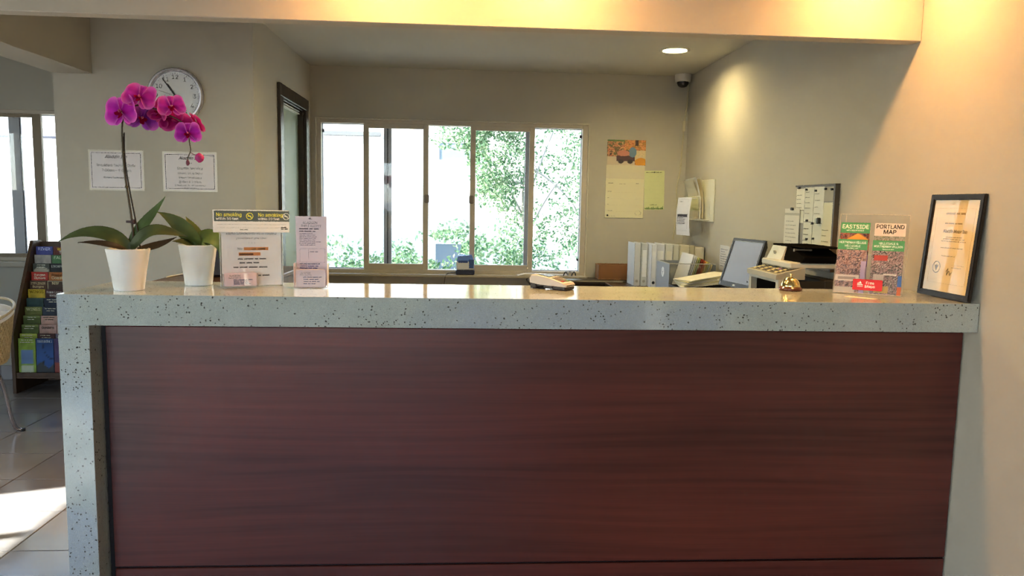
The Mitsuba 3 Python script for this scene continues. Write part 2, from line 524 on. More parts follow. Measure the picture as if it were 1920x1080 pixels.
for k in range(6):
    y0, y1 = SY0 + 0.05 + (SY1 - SY0 - 0.1) * k / 6, SY0 + 0.05 + (SY1 - SY0 - 0.1) * (k + 1) / 6
    add(w5 + '__pane', trimesh.Trimesh([[XL - .06, y0, SZ0 + .04], [XL - .06, y1, SZ0 + .04], [XL - .06, y1, SZ1 - .04], [XL - .06, y0, SZ1 - .04]], [[0, 1, 2], [0, 2, 3]], process=False), 'glass')
    if k:
        add(w5 + '__mullion', bar(XL - .09, XL - .03, y0 - .025, y0 + .025, SZ0 + .05, SZ1 - .05), 'vc_satin', TAUPE)

# ------------------------------------------------------------------ door in the side wall
d1 = thing('door_1', None, None, kind='structure')
add(d1 + '__leaf', cbox(XS - 0.085, XS - 0.04, DY0 + 0.012, DY1 - 0.012, 0.004, DZ - 0.012, 0.003), 'vc_satin', S(138, 150, 128))
add(d1 + '__jamb', cat(bar(XS - 0.099, XS + 0.001, DY0, DY0 + 0.012, 0.001, DZ), bar(XS - 0.099, XS + 0.001, DY1 - 0.012, DY1, 0.001, DZ), bar(XS - 0.099, XS + 0.001, DY0, DY1, DZ - 0.012, DZ)), 'espresso_wood')
add(d1 + '__casing', cat(bar(XS, XS + 0.022, DY0 - 0.085, DY0 + 0.004, 0.001, DZ + 0.078), bar(XS, XS + 0.022, DY1 - 0.004, DY1 + 0.082, 0.001, DZ + 0.078), bar(XS, XS + 0.024, DY0 - 0.085, DY1 + 0.082, DZ - 0.004, DZ + 0.080)), 'espresso_wood')
add(d1 + '__closer_arm', cat(cbox(XS - 0.04, XS - 0.012, 2.72, 3.30, 2.022, 2.030, 0.002), cbox(XS - 0.04, XS - 0.012, 2.72, 3.30, 2.040, 2.046, 0.002)), 'vc_gloss', S(215, 215, 205))
hd = add(d1 + '__handle', cat(cyl((XS - 0.04, 3.30, 1.0), (XS - 0.03, 3.30, 1.0), 0.028, 20), cyl((XS - 0.03, 3.30, 1.0), (XS + 0.005, 3.30, 1.0), 0.01, 12), cyl((XS + 0.003, 3.305, 1.0), (XS + 0.003, 3.19, 1.0), 0.009, 12)), 'steel', smooth=40)

# ------------------------------------------------------------------ lamps
def emit(c, k):
    return {'type': 'area', 'radiance': rgb(np.asarray(c) * k)}


WARM = np.array([1.0, 0.48, 0.15])
for i, (x, y) in enumerate(((1.02, 0.225), (1.63, 0.225), (2.82, 0.225))):
    t = thing('downlight', 'warm downlight in front of the beam, ' + ('leftmost of three', 'middle of three', 'nearest the right wall')[i], 'ceiling light', 'lobby downlights')
    add(t + '__trim', lathe([(0.052, 0), (0.085, 0), (0.083, -0.006), (0.056, -0.008), (0.052, 0)], 32, (x, y, ZL)), 'vc_satin', S(230, 228, 220), smooth=40)
    d = trimesh.creation.cylinder(radius=0.05, height=0.004, sections=32)
    d.apply_translation([x, y, ZL - 0.003])
    add(t + '__lens', mikit.ply(d, 'vc_matte', color=np.tile([.8, .8, .8], (len(d.vertices), 1)), emitter=emit(WARM, LAMP)), None)
for (OLX, OLY), lab in zip(OFFICE_SPOTS, ('round recessed downlight glowing in the office ceiling near the security camera', 'round recessed downlight in the office ceiling behind the beam, left one', 'round recessed downlight in the office ceiling behind the beam, right one')):
    t = thing('recessed_downlight', lab, 'ceiling light', 'office downlights')
    add(t + '__trim', lathe([(OLR - 0.004, 0.0), (OLR + 0.018, 0.0), (OLR + 0.017, -0.005), (OLR, -0.006), (OLR - 0.004, 0.0)], 40, (OLX, OLY, ZC)), 'vc_satin', S(190, 186, 172), smooth=40)
    add(t + '__reflector', lathe([(OLR - 0.002, 0.001), (OLR - 0.01, 0.03), (OLR - 0.024, 0.07), (0.001, 0.078)], 40, (OLX, OLY, ZC)), 'vc_gloss', S(235, 235, 230), smooth=60)
    d = lathe([(0.0001, 0.012), (0.03, 0.014), (0.046, 0.028), (0.05, 0.05), (0.03, 0.07), (0.0001, 0.072)], 32, (OLX, OLY, ZC))
    add(t + '__bulb', mikit.ply(d, 'vc_matte', smooth=True, color=np.tile([.8, .8, .8], (len(d.vertices), 1)), emitter=emit((1.0, 0.79, 0.38), OFFICE_LAMP)), None)

# ------------------------------------------------------------------ the reception counter
c = thing('reception_counter', 'long reception counter with speckled stone top and leg around a dark red wood front', 'counter')
add(c + '__top', cbox(0, L - 0.002, 0, DEP, H - TS, H, 0.0012), 'stone', label='thick speckled grey stone top')
add(c + '__leg', cbox(0, LEG, 0.0, DEP, 0.002, H - TS, 0.0012), 'stone', label='speckled stone waterfall end')
add(c + '__front_panel', cbox(LEG + 0.020, L - 0.006, REC, REC + 0.018, 0.111, H - TS - 0.012, 0.002), 'mahogany', label='dark red wood veneer panel')
add(c + '__plinth_panel', cbox(LEG + 0.020, L - 0.006, REC + 0.001, REC + 0.018, 0.004, 0.103, 0.002), 'mahogany')
add(c + '__carcass', box(LEG + 0.001, L - 0.004, REC + 0.014, DEP - 0.03, 0.003, H - TS - 0.001), 'vc_satin', S(24, 20, 26))

# ------------------------------------------------------------------ office desks
t = thing('wall_desk', 'narrow dark desk ledge along the back wall under the window', 'desk')
add(t + '__top', cbox(1.82, 2.752, 3.36, YB - 0.002, 0.757, 0.800, 0.012), 'espresso_wood')
for x in (1.88, 2.62):
    add(t + '__leg', cbox(x, x + 0.05, 3.40, 3.60, 0.001, 0.757, 0.003), 'espresso_wood')
t = thing('side_desk', 'dark desk along the right wall carrying the monitor and printer', 'desk')
add(t + '__top', cbox(2.42, L - 0.003, 0.72, 3.34, 0.752, 0.790, 0.004), 'espresso_wood')
for y in (0.76, 3.2):
    add(t + '__panel', cbox(2.46, L - 0.02, y, y + 0.03, 0.001, 0.752, 0.003), 'espresso_wood')
t = thing('low_cabinet', 'brown wood cabinet behind the counter below the clock', 'cabinet')
add(t + '__top', cbox(-0.150, 0.36, 1.08, YP - 0.003, 0.972, 0.998, 0.004), 'brown_wood')
add(t + '__body', cbox(-0.130, 0.34, 1.10, YP - 0.005, 0.003, 0.972, 0.003), 'brown_wood')
for k in range(2):
    dd = add(t + '__door', cbox(-0.125 + k * 0.235, 0.102 + k * 0.235, 1.082, 1.101, 0.06, 0.96, 0.003), 'brown_wood')
    add(dd + '__knob', lathe([(0.0001, 0), (0.008, 0), (0.006, 0.01), (0.011, 0.02), (0.0001, 0.024)], 14).apply_transform(trimesh.transformations.rotation_matrix(np.pi / 2, [1, 0, 0])).apply_translation([0.06 + k * 0.1, 1.083, 0.55]), 'steel', smooth=40)
t = thing('document_shredder', 'black machine on the low cabinet behind the white pot', 'machine')
add(t + '__body', cbox(0.03, 0.26, 1.30, 1.60, 0.999, 1.150, 0.012), 'vc_satin', S(34, 22, 24))
add(t + '__lid', cbox(0.025, 0.265, 1.295, 1.605, 1.150, 1.172, 0.008), 'vc_gloss', S(26, 24, 26))
add(t + '__badge', cbox(0.048, 0.075, 1.2985, 1.301, 1.118, 1.136, 0.001), 'vc_gloss', S(190, 190, 186))
add('white_cable', tube([(-0.135, 1.25, 1.0015), (-0.12, 1.36, 1.003), (-0.10, 1.5, 1.004), (-0.05, 1.62, 1.003)], 0.004, 8, 16), 'vc_gloss', S(220, 214, 200), smooth=True,
    label='short white cable lying on the brown cabinet left of the small pot', cat_='cable')
t = thing('wooden_box', 'plain brown wooden box on the desk ledge beside the binders', 'box')
bx0, bx1, by0, by1, bz0, bz1 = 2.385, 2.655, 3.44, 3.60, 0.801, 0.920
add(t + '__front', cbox(bx0, bx1, by0, by0 + 0.014, bz0, bz1, 0.002), 'vc_satin', S(120, 80, 44))
add(t + '__side', cbox(bx0, bx0 + 0.014, by0 + 0.014, by1 - 0.014, bz0, bz1, 0.002), 'vc_satin', S(120, 80, 44))
add(t + '__side', cbox(bx1 - 0.014, bx1, by0 + 0.014, by1 - 0.014, bz0, bz1, 0.002), 'vc_satin', S(120, 80, 44))
add(t + '__back', cbox(bx0, bx1, by1 - 0.014, by1, bz0, bz1, 0.002), 'vc_satin', S(120, 80, 44))
add(t + '__base', cbox(bx0, bx1, by0, by1, bz0 - 0.0005, bz0 + 0.012, 0.002), 'vc_satin', S(150, 106, 66))


# ------------------------------------------------------------------ orchids
def leaf(pts, w, fold=0.25, thick=0.0022, n=26, hint=(0, 0, 1), tip=0.8):
    p = spline(pts, n)
    u = np.linspace(0, 1, n)
    prof = np.clip(np.sin(np.pi * np.clip(0.10 + 0.90 * u, 0, 1) ** tip), 0.06, None) if True else 1
    prof[-1] = 0.06
    a = np.arange(14) * 2 * np.pi / 14
    ring = np.stack([np.cos(a), np.sin(a) * thick / w + fold * np.abs(np.cos(a)) ** 1.4], 1) * w
    return sweep(p, ring, hint, np.stack([prof, 0.35 + 0.65 * prof], 1))


def leaf_color(m, base, light):
    v = np.asarray(m.vertices)
    n = meshkit.fbm(v * 22, 3, 4)[:, None]
    fine = meshkit.noise(v * np.array([160, 160, 160]), 2)[:, None]
    return 0.72 * (S(base) * (1 - n) + S(light) * n * (0.9 + 0.2 * fine))


def pot(name_key, x, y, rt, rb, h):
    prof = [(0.0001, 0.004), (rb - 0.006, 0.004), (rb - 0.003, 0.0), (rb, 0.002)]
    for k in range(1, 9):
        f = k / 8
        prof.append((rb + (rt - rb) * (0.85 * f + 0.15 * f * f), h * f))
    prof[-1] = (rt, h - 0.003)
    prof += [(rt - 0.001, h - 0.001), (rt - 0.003, h), (rt - 0.005, h - 0.002), (rt - 0.009, h - 0.03), (0.0001, h - 0.031)]
    add(name_key + '__pot', lathe(prof, 56, (x, y, H)), 'vc_gloss', S(232, 232, 230), smooth=35)
    m = lathe([(rt - 0.0085, h - 0.034), (rt - 0.008, h - 0.014), (rt * 0.5, h - 0.008), (0.0001, h - 0.005)], 40, (x, y, H))
    v = np.asarray(m.vertices)
    m.vertices = v + np.array([0, 0, 1]) * (0.006 * (meshkit.noise(v * 90, 3) - 0.5))[:, None]
    add(name_key + '__bark_mix', m, 'vc_matte', S(86, 62, 42) * (0.4 + 1.2 * meshkit.noise(v * 140, 1))[:, None], smooth=False)


def petal_mesh(ang, Lp, W, cup=0.12, z0=0.0, base=0.004, pw=1.0, nu=12, nv=9, curl=0.0):
    u, v = np.meshgrid(np.linspace(0, 1, nu), np.linspace(-1, 1, nv), indexing='ij')
    e = (u - 0.54) / 0.545
    w = W * np.sqrt(np.clip(1 - np.abs(e) ** 2.2, 0, 1)) * (0.55 + 0.45 * np.clip(u / 0.35, 0, 1))
    r = base + u * Lp
    lx, ly = r, v * w
    # rounded tip: shorten towards the edges
    z = z0 + cup * Lp * (0.6 * (u - 0.25) ** 2 - 0.5 * (v * w / (W + 1e-9)) ** 2 * 0.5) + curl * Lp * u ** 2 + 0.0016 * np.sin(v * 5 + u * 4)
    ca, sa = math.cos(ang), math.sin(ang)
    P = np.stack([lx * ca - ly * sa, lx * sa + ly * ca, z], -1)
    return grid_mesh(P), u.ravel(), v.ravel()


def petal_color(u, v, inner, mid, rim, seed):
    edge = np.clip(np.maximum(np.abs(v) ** 4, np.clip((u - 0.86) / 0.14, 0, 1)), 0, 1)[:, None]
    vein = (0.5 + 0.5 * np.sin(v * 16 + seed))[:, None] * 0.22
    c = S(inner) * (1 - np.clip(u * 1.8, 0, 1))[:, None] + S(mid) * np.clip(u * 1.8, 0, 1)[:, None]
    return c * (1 - 0.75 * edge) * (1 - vein) + S(rim) * 0.75 * edge


def flower(parent, o, face, R=0.05, roll=0.0, tint=0, up=(0, 0, 1)):
    n = np.asarray(face, float)
    n /= np.linalg.norm(n)
    r = np.cross(np.asarray(up, float), n)
    r /= np.linalg.norm(r)
    u = np.cross(n, r)
    r, u = math.cos(roll) * r + math.sin(roll) * u, math.cos(roll) * u - math.sin(roll) * r
    F = Frame(o, r, u)
    inner, mid, rim = [('#8c0f84', '#bc2cb4', '#ec86dc'), ('#6c1478', '#9036ac', '#c878d4'), ('#7c0c54', '#a41c70', '#d864a8'), ('#a0148c', '#d634ac', '#f48cd0')][tint]
    f = thing(parent + '__flower', None, None)
    s = R / 0.05
    for a in (90, 222, 318):
        m, uu, vv = petal_mesh(math.radians(a), 0.043 * s, 0.0185 * s, 0.15, -0.004 * s)
        add(f + '__sepal', F(m), 'petal', petal_color(uu, vv, inner, mid, rim, a), smooth=True)
    for a in (12, 168):
        m, uu, vv = petal_mesh(math.radians(a), 0.053 * s, 0.045 * s, 0.18, 0.001 * s)
        add(f + '__petal', F(m), 'petal', petal_color(uu, vv, inner, mid, rim, a), smooth=True)
    # lip: two side lobes and a tongue, with the column above
    parts = []
    for a, ln, wd, cu in ((205, 0.012, 0.007, 0.9), (335, 0.012, 0.007, 0.9), (270, 0.020, 0.008, 0.5)):
        m, uu, vv = petal_mesh(math.radians(a), ln * s, wd * s, 0.3, 0.004 * s, 0.002, nu=8, nv=6, curl=cu)
        parts.append(m)
    lip = cat(*parts)
    add(f + '__lip', F(lip), 'petal', S('#8e1038'), smooth=True, label='dark crimson lip')
    col = trimesh.creation.icosphere(2, 0.0045 * s)
    col.apply_scale([0.8, 1.1, 1.3])
    col.apply_translation([0, 0.002 * s, 0.008 * s])
    add(f + '__column', F(col), 'vc_satin', S('#b8507c'), smooth=True)
    return f


o1 = thing('potted_orchid', 'tall orchid with arching magenta flower spray in a white pot on the counter', 'plant')
PX, PY = 0.172, 0.135
pot(o1, PX, PY, 0.0695, 0.047, 0.142)
zb = H + 0.135
for pts, w, hint, dark, light in (
    ([(PX + .004, PY, zb), (0.13, 0.13, 1.249), (0.058, 0.12, 1.264), (0.0, 0.115, 1.252), (-0.040, 0.11, 1.232)], 0.027, (0, -.75, .66), '#2c3a1c', '#5c6e38'),
    ([(PX, PY - .01, zb), (0.124, 0.085, 1.226), (0.046, 0.06, 1.233)], 0.018, (0, -.5, .8), '#262418', '#4a3a2c'),
    ([(PX + .004, PY + .01, zb), (0.203, 0.155, 1.267), (0.246, 0.17, 1.331), (0.285, 0.18, 1.389)], 0.023, (-.2, -.9, .3), '#2e4420', '#5f7c3a'),
    ([(PX + .01, PY, zb), (0.222, 0.13, 1.250), (0.262, 0.13, 1.272), (0.313, 0.14, 1.268), (0.366, 0.15, 1.254)], 0.027, (0, -.75, .66), '#2c3a1e', '#5a6a38'),
    ([(PX + .02, PY + .03, zb), (0.253, 0.20, 1.222), (0.303, 0.22, 1.248)], 0.018, (0, -.7, .7), '#22221a', '#40382a'),
):
    m = leaf(pts, w, hint=hint)
    add(o1 + '__leaf', m, 'vc_satin', leaf_color(m, dark, light), smooth=True)
stem_pts = [(0.180, 0.150, zb - 0.02), (0.177, 0.147, 1.366), (0.167, 0.143, 1.473), (0.165, 0.14, 1.579), (0.168, 0.138, 1.628), (0.187, 0.135, 1.672), (0.230, 0.132, 1.690), (0.274, 0.13, 1.680),
            (0.318, 0.128, 1.662), (0.362, 0.126, 1.640), (0.389, 0.124, 1.612), (0.391, 0.122, 1.567), (0.394, 0.122, 1.544), (0.386, 0.12, 1.522), (0.384, 0.12, 1.511)]
add(o1 + '__flower_spike', tube(stem_pts, [0.0038, 0.0036, 0.003, 0.0024, 0.0016], 8, 90), 'vc_satin', S(62, 54, 34), smooth=True)
stake = tube([(0.207, 0.155, zb - 0.02), (0.186, 0.150, 1.36), (0.172, 0.147, 1.47), (0.170, 0.145, 1.60)], 0.0026, 8, 24)
add(o1 + '__stake', stake, 'vc_satin', S(40, 34, 26), smooth=True)
add(o1 + '__clip', cat(cbox(0.166, 0.190, 0.140, 0.156, 1.298, 1.306, 0.002), cbox(0.181, 0.193, 0.143, 0.153, 1.294, 1.310, 0.002)), 'vc_satin', S(50, 30, 32))
for z, x in ((1.42, 0.172), (1.535, 0.1655)):
    m = trimesh.creation.icosphere(1, 0.0055)
    m.apply_translation([x, 0.143, z])
    add(o1 + '__stem_node', m, 'vc_satin', S(70, 62, 38), smooth=True)
add(o1 + '__bud', hull(np.array([(math.cos(a) * r, math.sin(a) * r * 0.9, z) for z, r in ((-.017, .003), (-.010, .012), (0, .016), (.009, .012), (.015, .003)) for a in np.arange(12) * np.pi / 6]) + [0.423, 0.12, 1.521]), 'vc_satin', S('#a82c74'), smooth=True, label='round pink bud')
add(o1 + '__bud', hull(np.array([(math.cos(a) * r, math.sin(a) * r, z) for z, r in ((-.010, .002), (-.004, .006), (.004, .006), (.010, .002)) for a in np.arange(10) * np.pi / 5]) + [0.384, 0.12, 1.503]), 'vc_satin', S('#6e3448'), smooth=True, label='small dark bud')
add(o1 + '__bud_stalk', tube([(0.394, 0.122, 1.537), (0.404, 0.121, 1.531), (0.416, 0.12, 1.528)], 0.0012, 6), 'vc_satin', S(110, 60, 60), smooth=True)
for o, face, R, roll, tint in (
    ((0.176, 0.115, 1.664), (-0.35, -1, 0.05), 0.053, 0.10, 0),
    ((0.226, 0.155, 1.650), (0.55, -0.8, -0.1), 0.046, -0.15, 1),
    ((0.241, 0.105, 1.712), (0.05, -1, 0.35), 0.046, -0.25, 3),
    ((0.290, 0.150, 1.676), (-0.75, -0.65, 0.1), 0.048, 0.0, 2),
    ((0.344, 0.100, 1.684), (0.25, -1, 0.08), 0.036, 0.12, 3),
    ((0.352, 0.150, 1.640), (0.4, 0.75, 0.45), 0.046, 0.5, 2),
    ((0.296, 0.155, 1.652), (-0.2, 0.8, -0.5), 0.044, 0.8, 2),
    ((0.408, 0.150, 1.636), (0.7, 0.5, 0.5), 0.036, 0.2, 2),
    ((0.396, 0.098, 1.598), (0.02, -1, 0.0), 0.036, 0.04, 0),
):
    f = flower(o1, o, face, R, roll, tint)

o2 = thing('leafy_orchid', 'flowerless orchid with broad green leaves in a white pot beside the sign holder', 'plant')
QX, QY = 0.342, 0.315
pot(o2, QX, QY, 0.0665, 0.047, 0.148)
zq = H + 0.14
for pts, w, hint, dark, light in (
    ([(QX + .006, QY, zq), (0.318, 0.29, 1.262), (0.276, 0.275, 1.304), (0.224, 0.26, 1.334)], 0.034, (-.45, -.8, .4), '#465a26', '#7c8c48'),
    ([(QX + .008, QY + .01, zq), (0.322, 0.33, 1.272), (0.294, 0.335, 1.318)], 0.024, (.4, -.8, .4), '#3c5224', '#6c8244'),
    ([(QX + .01, QY, zq), (0.378, 0.295, 1.246), (0.412, 0.285, 1.238), (0.428, 0.28, 1.172)], 0.034, (.2, -.75, .6), '#3e5a24', '#76904a'),
    ([(QX - .01, QY - .01, zq), (0.312, 0.275, 1.226), (0.276, 0.25, 1.231)], 0.022, (0, -.6, .75), '#2c3a1c', '#52643a'),
    ([(QX + .02, QY + .02, zq), (0.386, 0.345, 1.255), (0.410, 0.36, 1.262)], 0.026, (0, -.6, .75), '#3a5420', '#62803c'),
):
    m = leaf(pts, w, fold=0.18, tip=0.75, hint=hint)
    add(o2 + '__leaf', m, 'vc_satin', leaf_color(m, dark, light), smooth=True)


# ------------------------------------------------------------------ flat prints
def put(F, m):
    return F(m)


def sheet(key, F, w, h, color, t=0.0006, bsdf='vc_matte', **k):
    return add(key, F(box(0, w, 0, h, -t, 0)), bsdf, S(color) if isinstance(color, str) else color, **k)


def letters(key, F, items, color='#26262a', name='lettering', bsdf='vc_matte'):
    """items: meshes, or (mesh, colour) pairs, in the frame's plane; one part"""
    ms, cs = [], []
    for it in items:
        m, c = it if isinstance(it, tuple) else (it, color)
        ms.append(m)
        cs.append(np.tile(S(c), (len(m.vertices), 1)))
    return add(key + '__' + name, F(cat(*ms)), bsdf, np.vstack(cs))


def border(x0, x1, y0, y1, t):
    return cat(box(x0, x1, y0, y0 + t, 0, .0003), box(x0, x1, y1 - t, y1, 0, .0003), box(x0, x0 + t, y0, y1, 0, .0003), box(x1 - t, x1, y0, y1, 0, .0003))


FY = dict(right=(1, 0, 0), up=(0, 0, 1))       # faces the camera side (-y)
FX = dict(right=(0, -1, 0), up=(0, 0, 1))      # on the right wall, faces -x

# two laminated notices below the clock
for (x0, z0, w, h, lab, lines) in (
    (-0.850, 1.423, 0.309, 0.231, 'laminated breakfast notice on the wall behind the tall orchid', [('Aladdin Inn', .0165, .185, .35, True), ('Breakfast Service Daily', .0145, .137, 0, False), ('7:00am – 9:00am', .0145, .108, 0, False), ('(Coffee & Tea Available 24/7)', .0075, .070, 0, True)]),
    (-0.436, 1.424, 0.309, 0.229, 'laminated shuttle notice on the wall right of the breakfast notice', [('Aladdin Inn', .0165, .185, .35, True), ('■ ■ ■', .004, .162, 0, True), ('Shuttle Service', .0150, .127, 0, False), ('Where: VA & OHSU', .0115, .100, 0, False), ('When: Weekdays', .0115, .075, 0, False), ('@ 8am & 1:30pm', .0115, .051, 0, False), ('(Check avail. for different times)', .0085, .032, .2, False), ('by reservation', .0075, .017, .2, False)]),
):
    t = thing('wall_notice', lab, 'sign', 'laminated notices')
    F = Frame((x0, YP - 0.0015, z0), **FY)
    add(t + '__laminate', F(cbox(0, w, 0, h, -0.0012, 0, 0.0004)), 'vc_gloss', S(206, 202, 190))
    F2 = Frame((x0, YP - 0.0019, z0), **FY)
    sheet(t + '__paper', F2, w, h, '#d6d2d2', 0.0003, 'vc_satin') if False else add(t + '__paper', F2(box(.010, w - .010, .010, h - .010, -.0003, 0)), 'vc_satin', S(212, 207, 210))
    it = [border(.016, w - .016, .016, h - .016, .0022)]
    for s_, hh, yy, ital, bold in lines:
        if s_[0] == '■':
            for q in (-.010, 0, .010):
                it.append(box(w / 2 + q - .0022, w / 2 + q + .0022, yy, yy + .0044, 0, .0003))
        else:
            it.append(fit_text(s_, hh, w * 0.74, w / 2, yy, italic=ital, bold=bold, depth=.0003))
    letters(t, F2, it)

# wall clock
t = thing('wall_clock', 'round steel rimmed wall clock with white face and black numerals', 'clock')
CX, CZ, CR = -0.345, 1.966, 0.158
F = Frame((CX, YP - 0.001, CZ), **FY)
rim = lathe([(CR - .030, 0.0), (CR - .004, 0.0), (CR, .010), (CR - .001, .026), (CR - .008, .036), (CR - .017, .037), (CR - .022, .030), (CR - .024, .014)], 72)
add(t + '__rim', F(rim), 'steel', smooth=35)
add(t + '__face', F(trimesh.creation.cylinder(radius=CR - .023, height=.004, sections=72).apply_translation([0, 0, .012])), 'vc_matte', S(226, 228, 228))
it = []
for k in range(1, 13):
    a = math.radians(90 - 30 * k)
    it.append(text(str(k), .0235, .106 * math.cos(a), .106 * math.sin(a) - .0118, bold=False, depth=.0004))
for k in range(60):
    a = math.radians(6 * k)
    m = box(.122, .128 if k % 5 else .1305, -.0007 - .0006 * (k % 5 == 0), .0007 + .0006 * (k % 5 == 0), 0, .0004)
    m.apply_transform(trimesh.transformations.rotation_matrix(a, [0, 0, 1]))
    it.append(m)
Fd = Frame((CX, YP - 0.0151, CZ), **FY)
letters(t, Fd, it, '#1c1c1e', 'numerals')


def hand(ang, r0, r1, w0, w1, z):
    a = math.radians(ang)
    pts = [(r0, -w0), (r1, -w1), (r1, w1), (r0, w0)]
    m = extrude(Polygon(pts), .0012)
    m.apply_translation([0, 0, z])
    m.apply_transform(trimesh.transformations.rotation_matrix(a, [0, 0, 1]))
    return m


add(t + '__minute_hand', F(cat(hand(90 + 36, -.02, .118, .0042, .0024, .020), trimesh.creation.cylinder(radius=.008, height=.006, sections=20).apply_translation([0, 0, .020]))), 'vc_satin', S(22, 22, 24))
add(t + '__hour_hand', F(hand(90 + 33, -.02, .078, .0055, .0035, .0175)), 'vc_satin', S(22, 22, 24))
add(t + '__second_hand', F(hand(163, -.042, .108, .0011, .0007, .023)), 'vc_satin', S(60, 60, 62))
g = trimesh.creation.cylinder(radius=CR - .021, height=.0005, sections=64)
add(t + '__cover_glass', F(trimesh.Trimesh(np.vstack([[[0, 0, .030]], [[(CR - .0205) * math.cos(a), (CR - .0205) * math.sin(a), .030] for a in np.arange(64) * np.pi / 32]]), [[0, 1 + i, 1 + (i + 1) % 64] for i in range(64)], process=False)), 'glass')

# ------------------------------------------------------------------ sign holder with the smoking notice
SR, SU = (0.927, 0.375, 0), (-0.012, 0.03, 1.0)
SO = np.array([0.447, 0.235, H + 0.0008])
F = Frame(SO, SR, SU)
t = thing('sign_holder', 'clear acrylic sign holder with the cleaning fee notice beside the small orchid', 'sign holder')
W_, H_ = 0.214, 0.276
add(t + '__front_sheet', F(box(0, W_, 0.002, H_, 0.0032, 0.0052)), 'acrylic')
add(t + '__back_sheet', F(box(0, W_, 0.002, H_, -0.004, -0.002)), 'acrylic')
add_each(t + '__edge', F, (box(-.0012, .0006, .002, H_, -.004, .0052), box(W_ - .0006, W_ + .0012, .002, H_, -.004, .0052), box(0, W_, H_ - .0008, H_ + .0006, -.004, .0052)), 'vc_gloss', S(214, 222, 222))
add(t + '__foot', Frame(SO, SR, (0, 0, 1))(box(0, W_, 0, .0014, -.075, .047)), 'acrylic')
add(t + '__pocket', F(cat(box(.004, .122, .0024, .050, .046, .0475), box(.004, .0055, .0024, .050, .008, .046), box(.1205, .122, .0024, .050, .008, .046))), 'acrylic')
n = thing('cleaning_fee_notice', 'white paper notice about the cleaning fee inside the clear sign holder', 'notice')
Fp = Frame(F.p([[.004, .004, 0.0018]])[0], SR, SU)
add(n + '__paper', Fp(box(0, .206, 0, .268, -.0006, 0)), 'vc_matte', S(236, 236, 238))
org = '#d08a4c'
it = [(fine_print(.03, .18, .200, .200, 1, .006, 3, True), '#7a6a58'), (rule(.075, .175, .1985, .0075), org),
      fit_text('A $250 CLEANING FEE will be charged if', .0068, .175, .103, .184, italic=.15, depth=.0003),
      fit_text('you smoke in your room', .0068, .12, .103, .168, italic=.15, depth=.0003),
      fit_text('*  *  *', .006, .05, .103, .150, depth=.0003),
      (rule(.076, .160, .1275, .011), org), fit_text('We', .0085, .03, .062, .129, italic=.15, depth=.0004), (fine_print(.079, .157, .130, .130, 1, .0075, 5), '#5a3a20'),
      (rule(.058, .133, .108, .012), org), (fine_print(.060, .131, .110, .110, 1, .008, 8), '#5a3420'),
      fine_print(.030, .176, .094, .094, 1, .0062, 2, True), fine_print(.05, .15, .080, .080, 1, .0062, 6, True), fine_print(.035, .165, .064, .064, 1, .0062, 9, True), fine_print(.03, .17, .034, .034, 1, .0055, 10, True)]
letters(n, Fp, it, '#55555c')
n = thing('no_smoking_strip', 'grey and white no smoking strip across the top of the sign holder', 'sign')
Fs = Frame(F.p([[-.022, .196, 0.0062]])[0], SR, SU)
add(n + '__card', Fs(box(0, .262, 0, .080, -.0008, 0)), 'vc_satin', S(226, 232, 232))
it = [(box(.004, .262, .039, .077, 0, .0003), '#5b6a6c')]
yel = '#e4e060'
for q in (0.010, .152):
    it += [(fit_text('No smoking', .0125, .085, q, .057, align='l', bold=True, z=.0003, depth=.0003), yel), (fit_text('within 10 feet', .0085, .075, q, .0445, align='l', bold=True, z=.0003, depth=.0003), '#e8ecec')]
for q in (.124, .251):
    a = np.arange(24) * np.pi / 12
    ringp = Point(q, .058).buffer(.0125, 16).difference(Point(q, .058).buffer(.0100, 16))
    m = extrude(unary_union([ringp, sbox(q - .007, .0565, q + .005, .0595), Polygon([(q - .009, .0645), (q - .007, .0665), (q + .009, .0515), (q + .007, .0495)])]), .0003)
    m.apply_translation([0, 0, .0003])
    it.append((m, yel if q < .2 else '#dfe6e0'))
it += [(rule(.012, .25, .028, .0008), '#9aa6a6'), (rule(.012, .25, .016, .0008), '#9aa6a6'), (fine_print(.09, .13, .008, .008, 1, .004, 2), '#7a8686'), (fine_print(.232, .256, .010, .016, 2, .005, 4), '#3c4646')]
letters(n, Fs, it)
n = thing('pink_card_stack', 'short stack of pale pink cards in the pocket at the foot of the sign holder', 'cards')
Fc = Frame(F.p([[.009, .0055, 0.039]])[0], SR, SU)
for k in range(6):
    add(n + '__card', Fc(box(0, .108, 0, .047 - .001 * (5 - k), -.0285 + .005 * k, -.0285 + .005 * k + .0035)), 'vc_matte', S(226, 206, 214))
Fc2 = Frame(Fc.p([[0, 0, .0001]])[0], SR, SU)
letters(n, Fc2, [(fit_text('ALADDIN', .006, .05, .034, .034, italic=.1, depth=.0003)), fit_text('INN & SUITES', .0045, .05, .034, .027, italic=.1, depth=.0003), (fine_print(.03, .10, .006, .021, 4, .0036, 4), '#50507a')], '#5a505c')

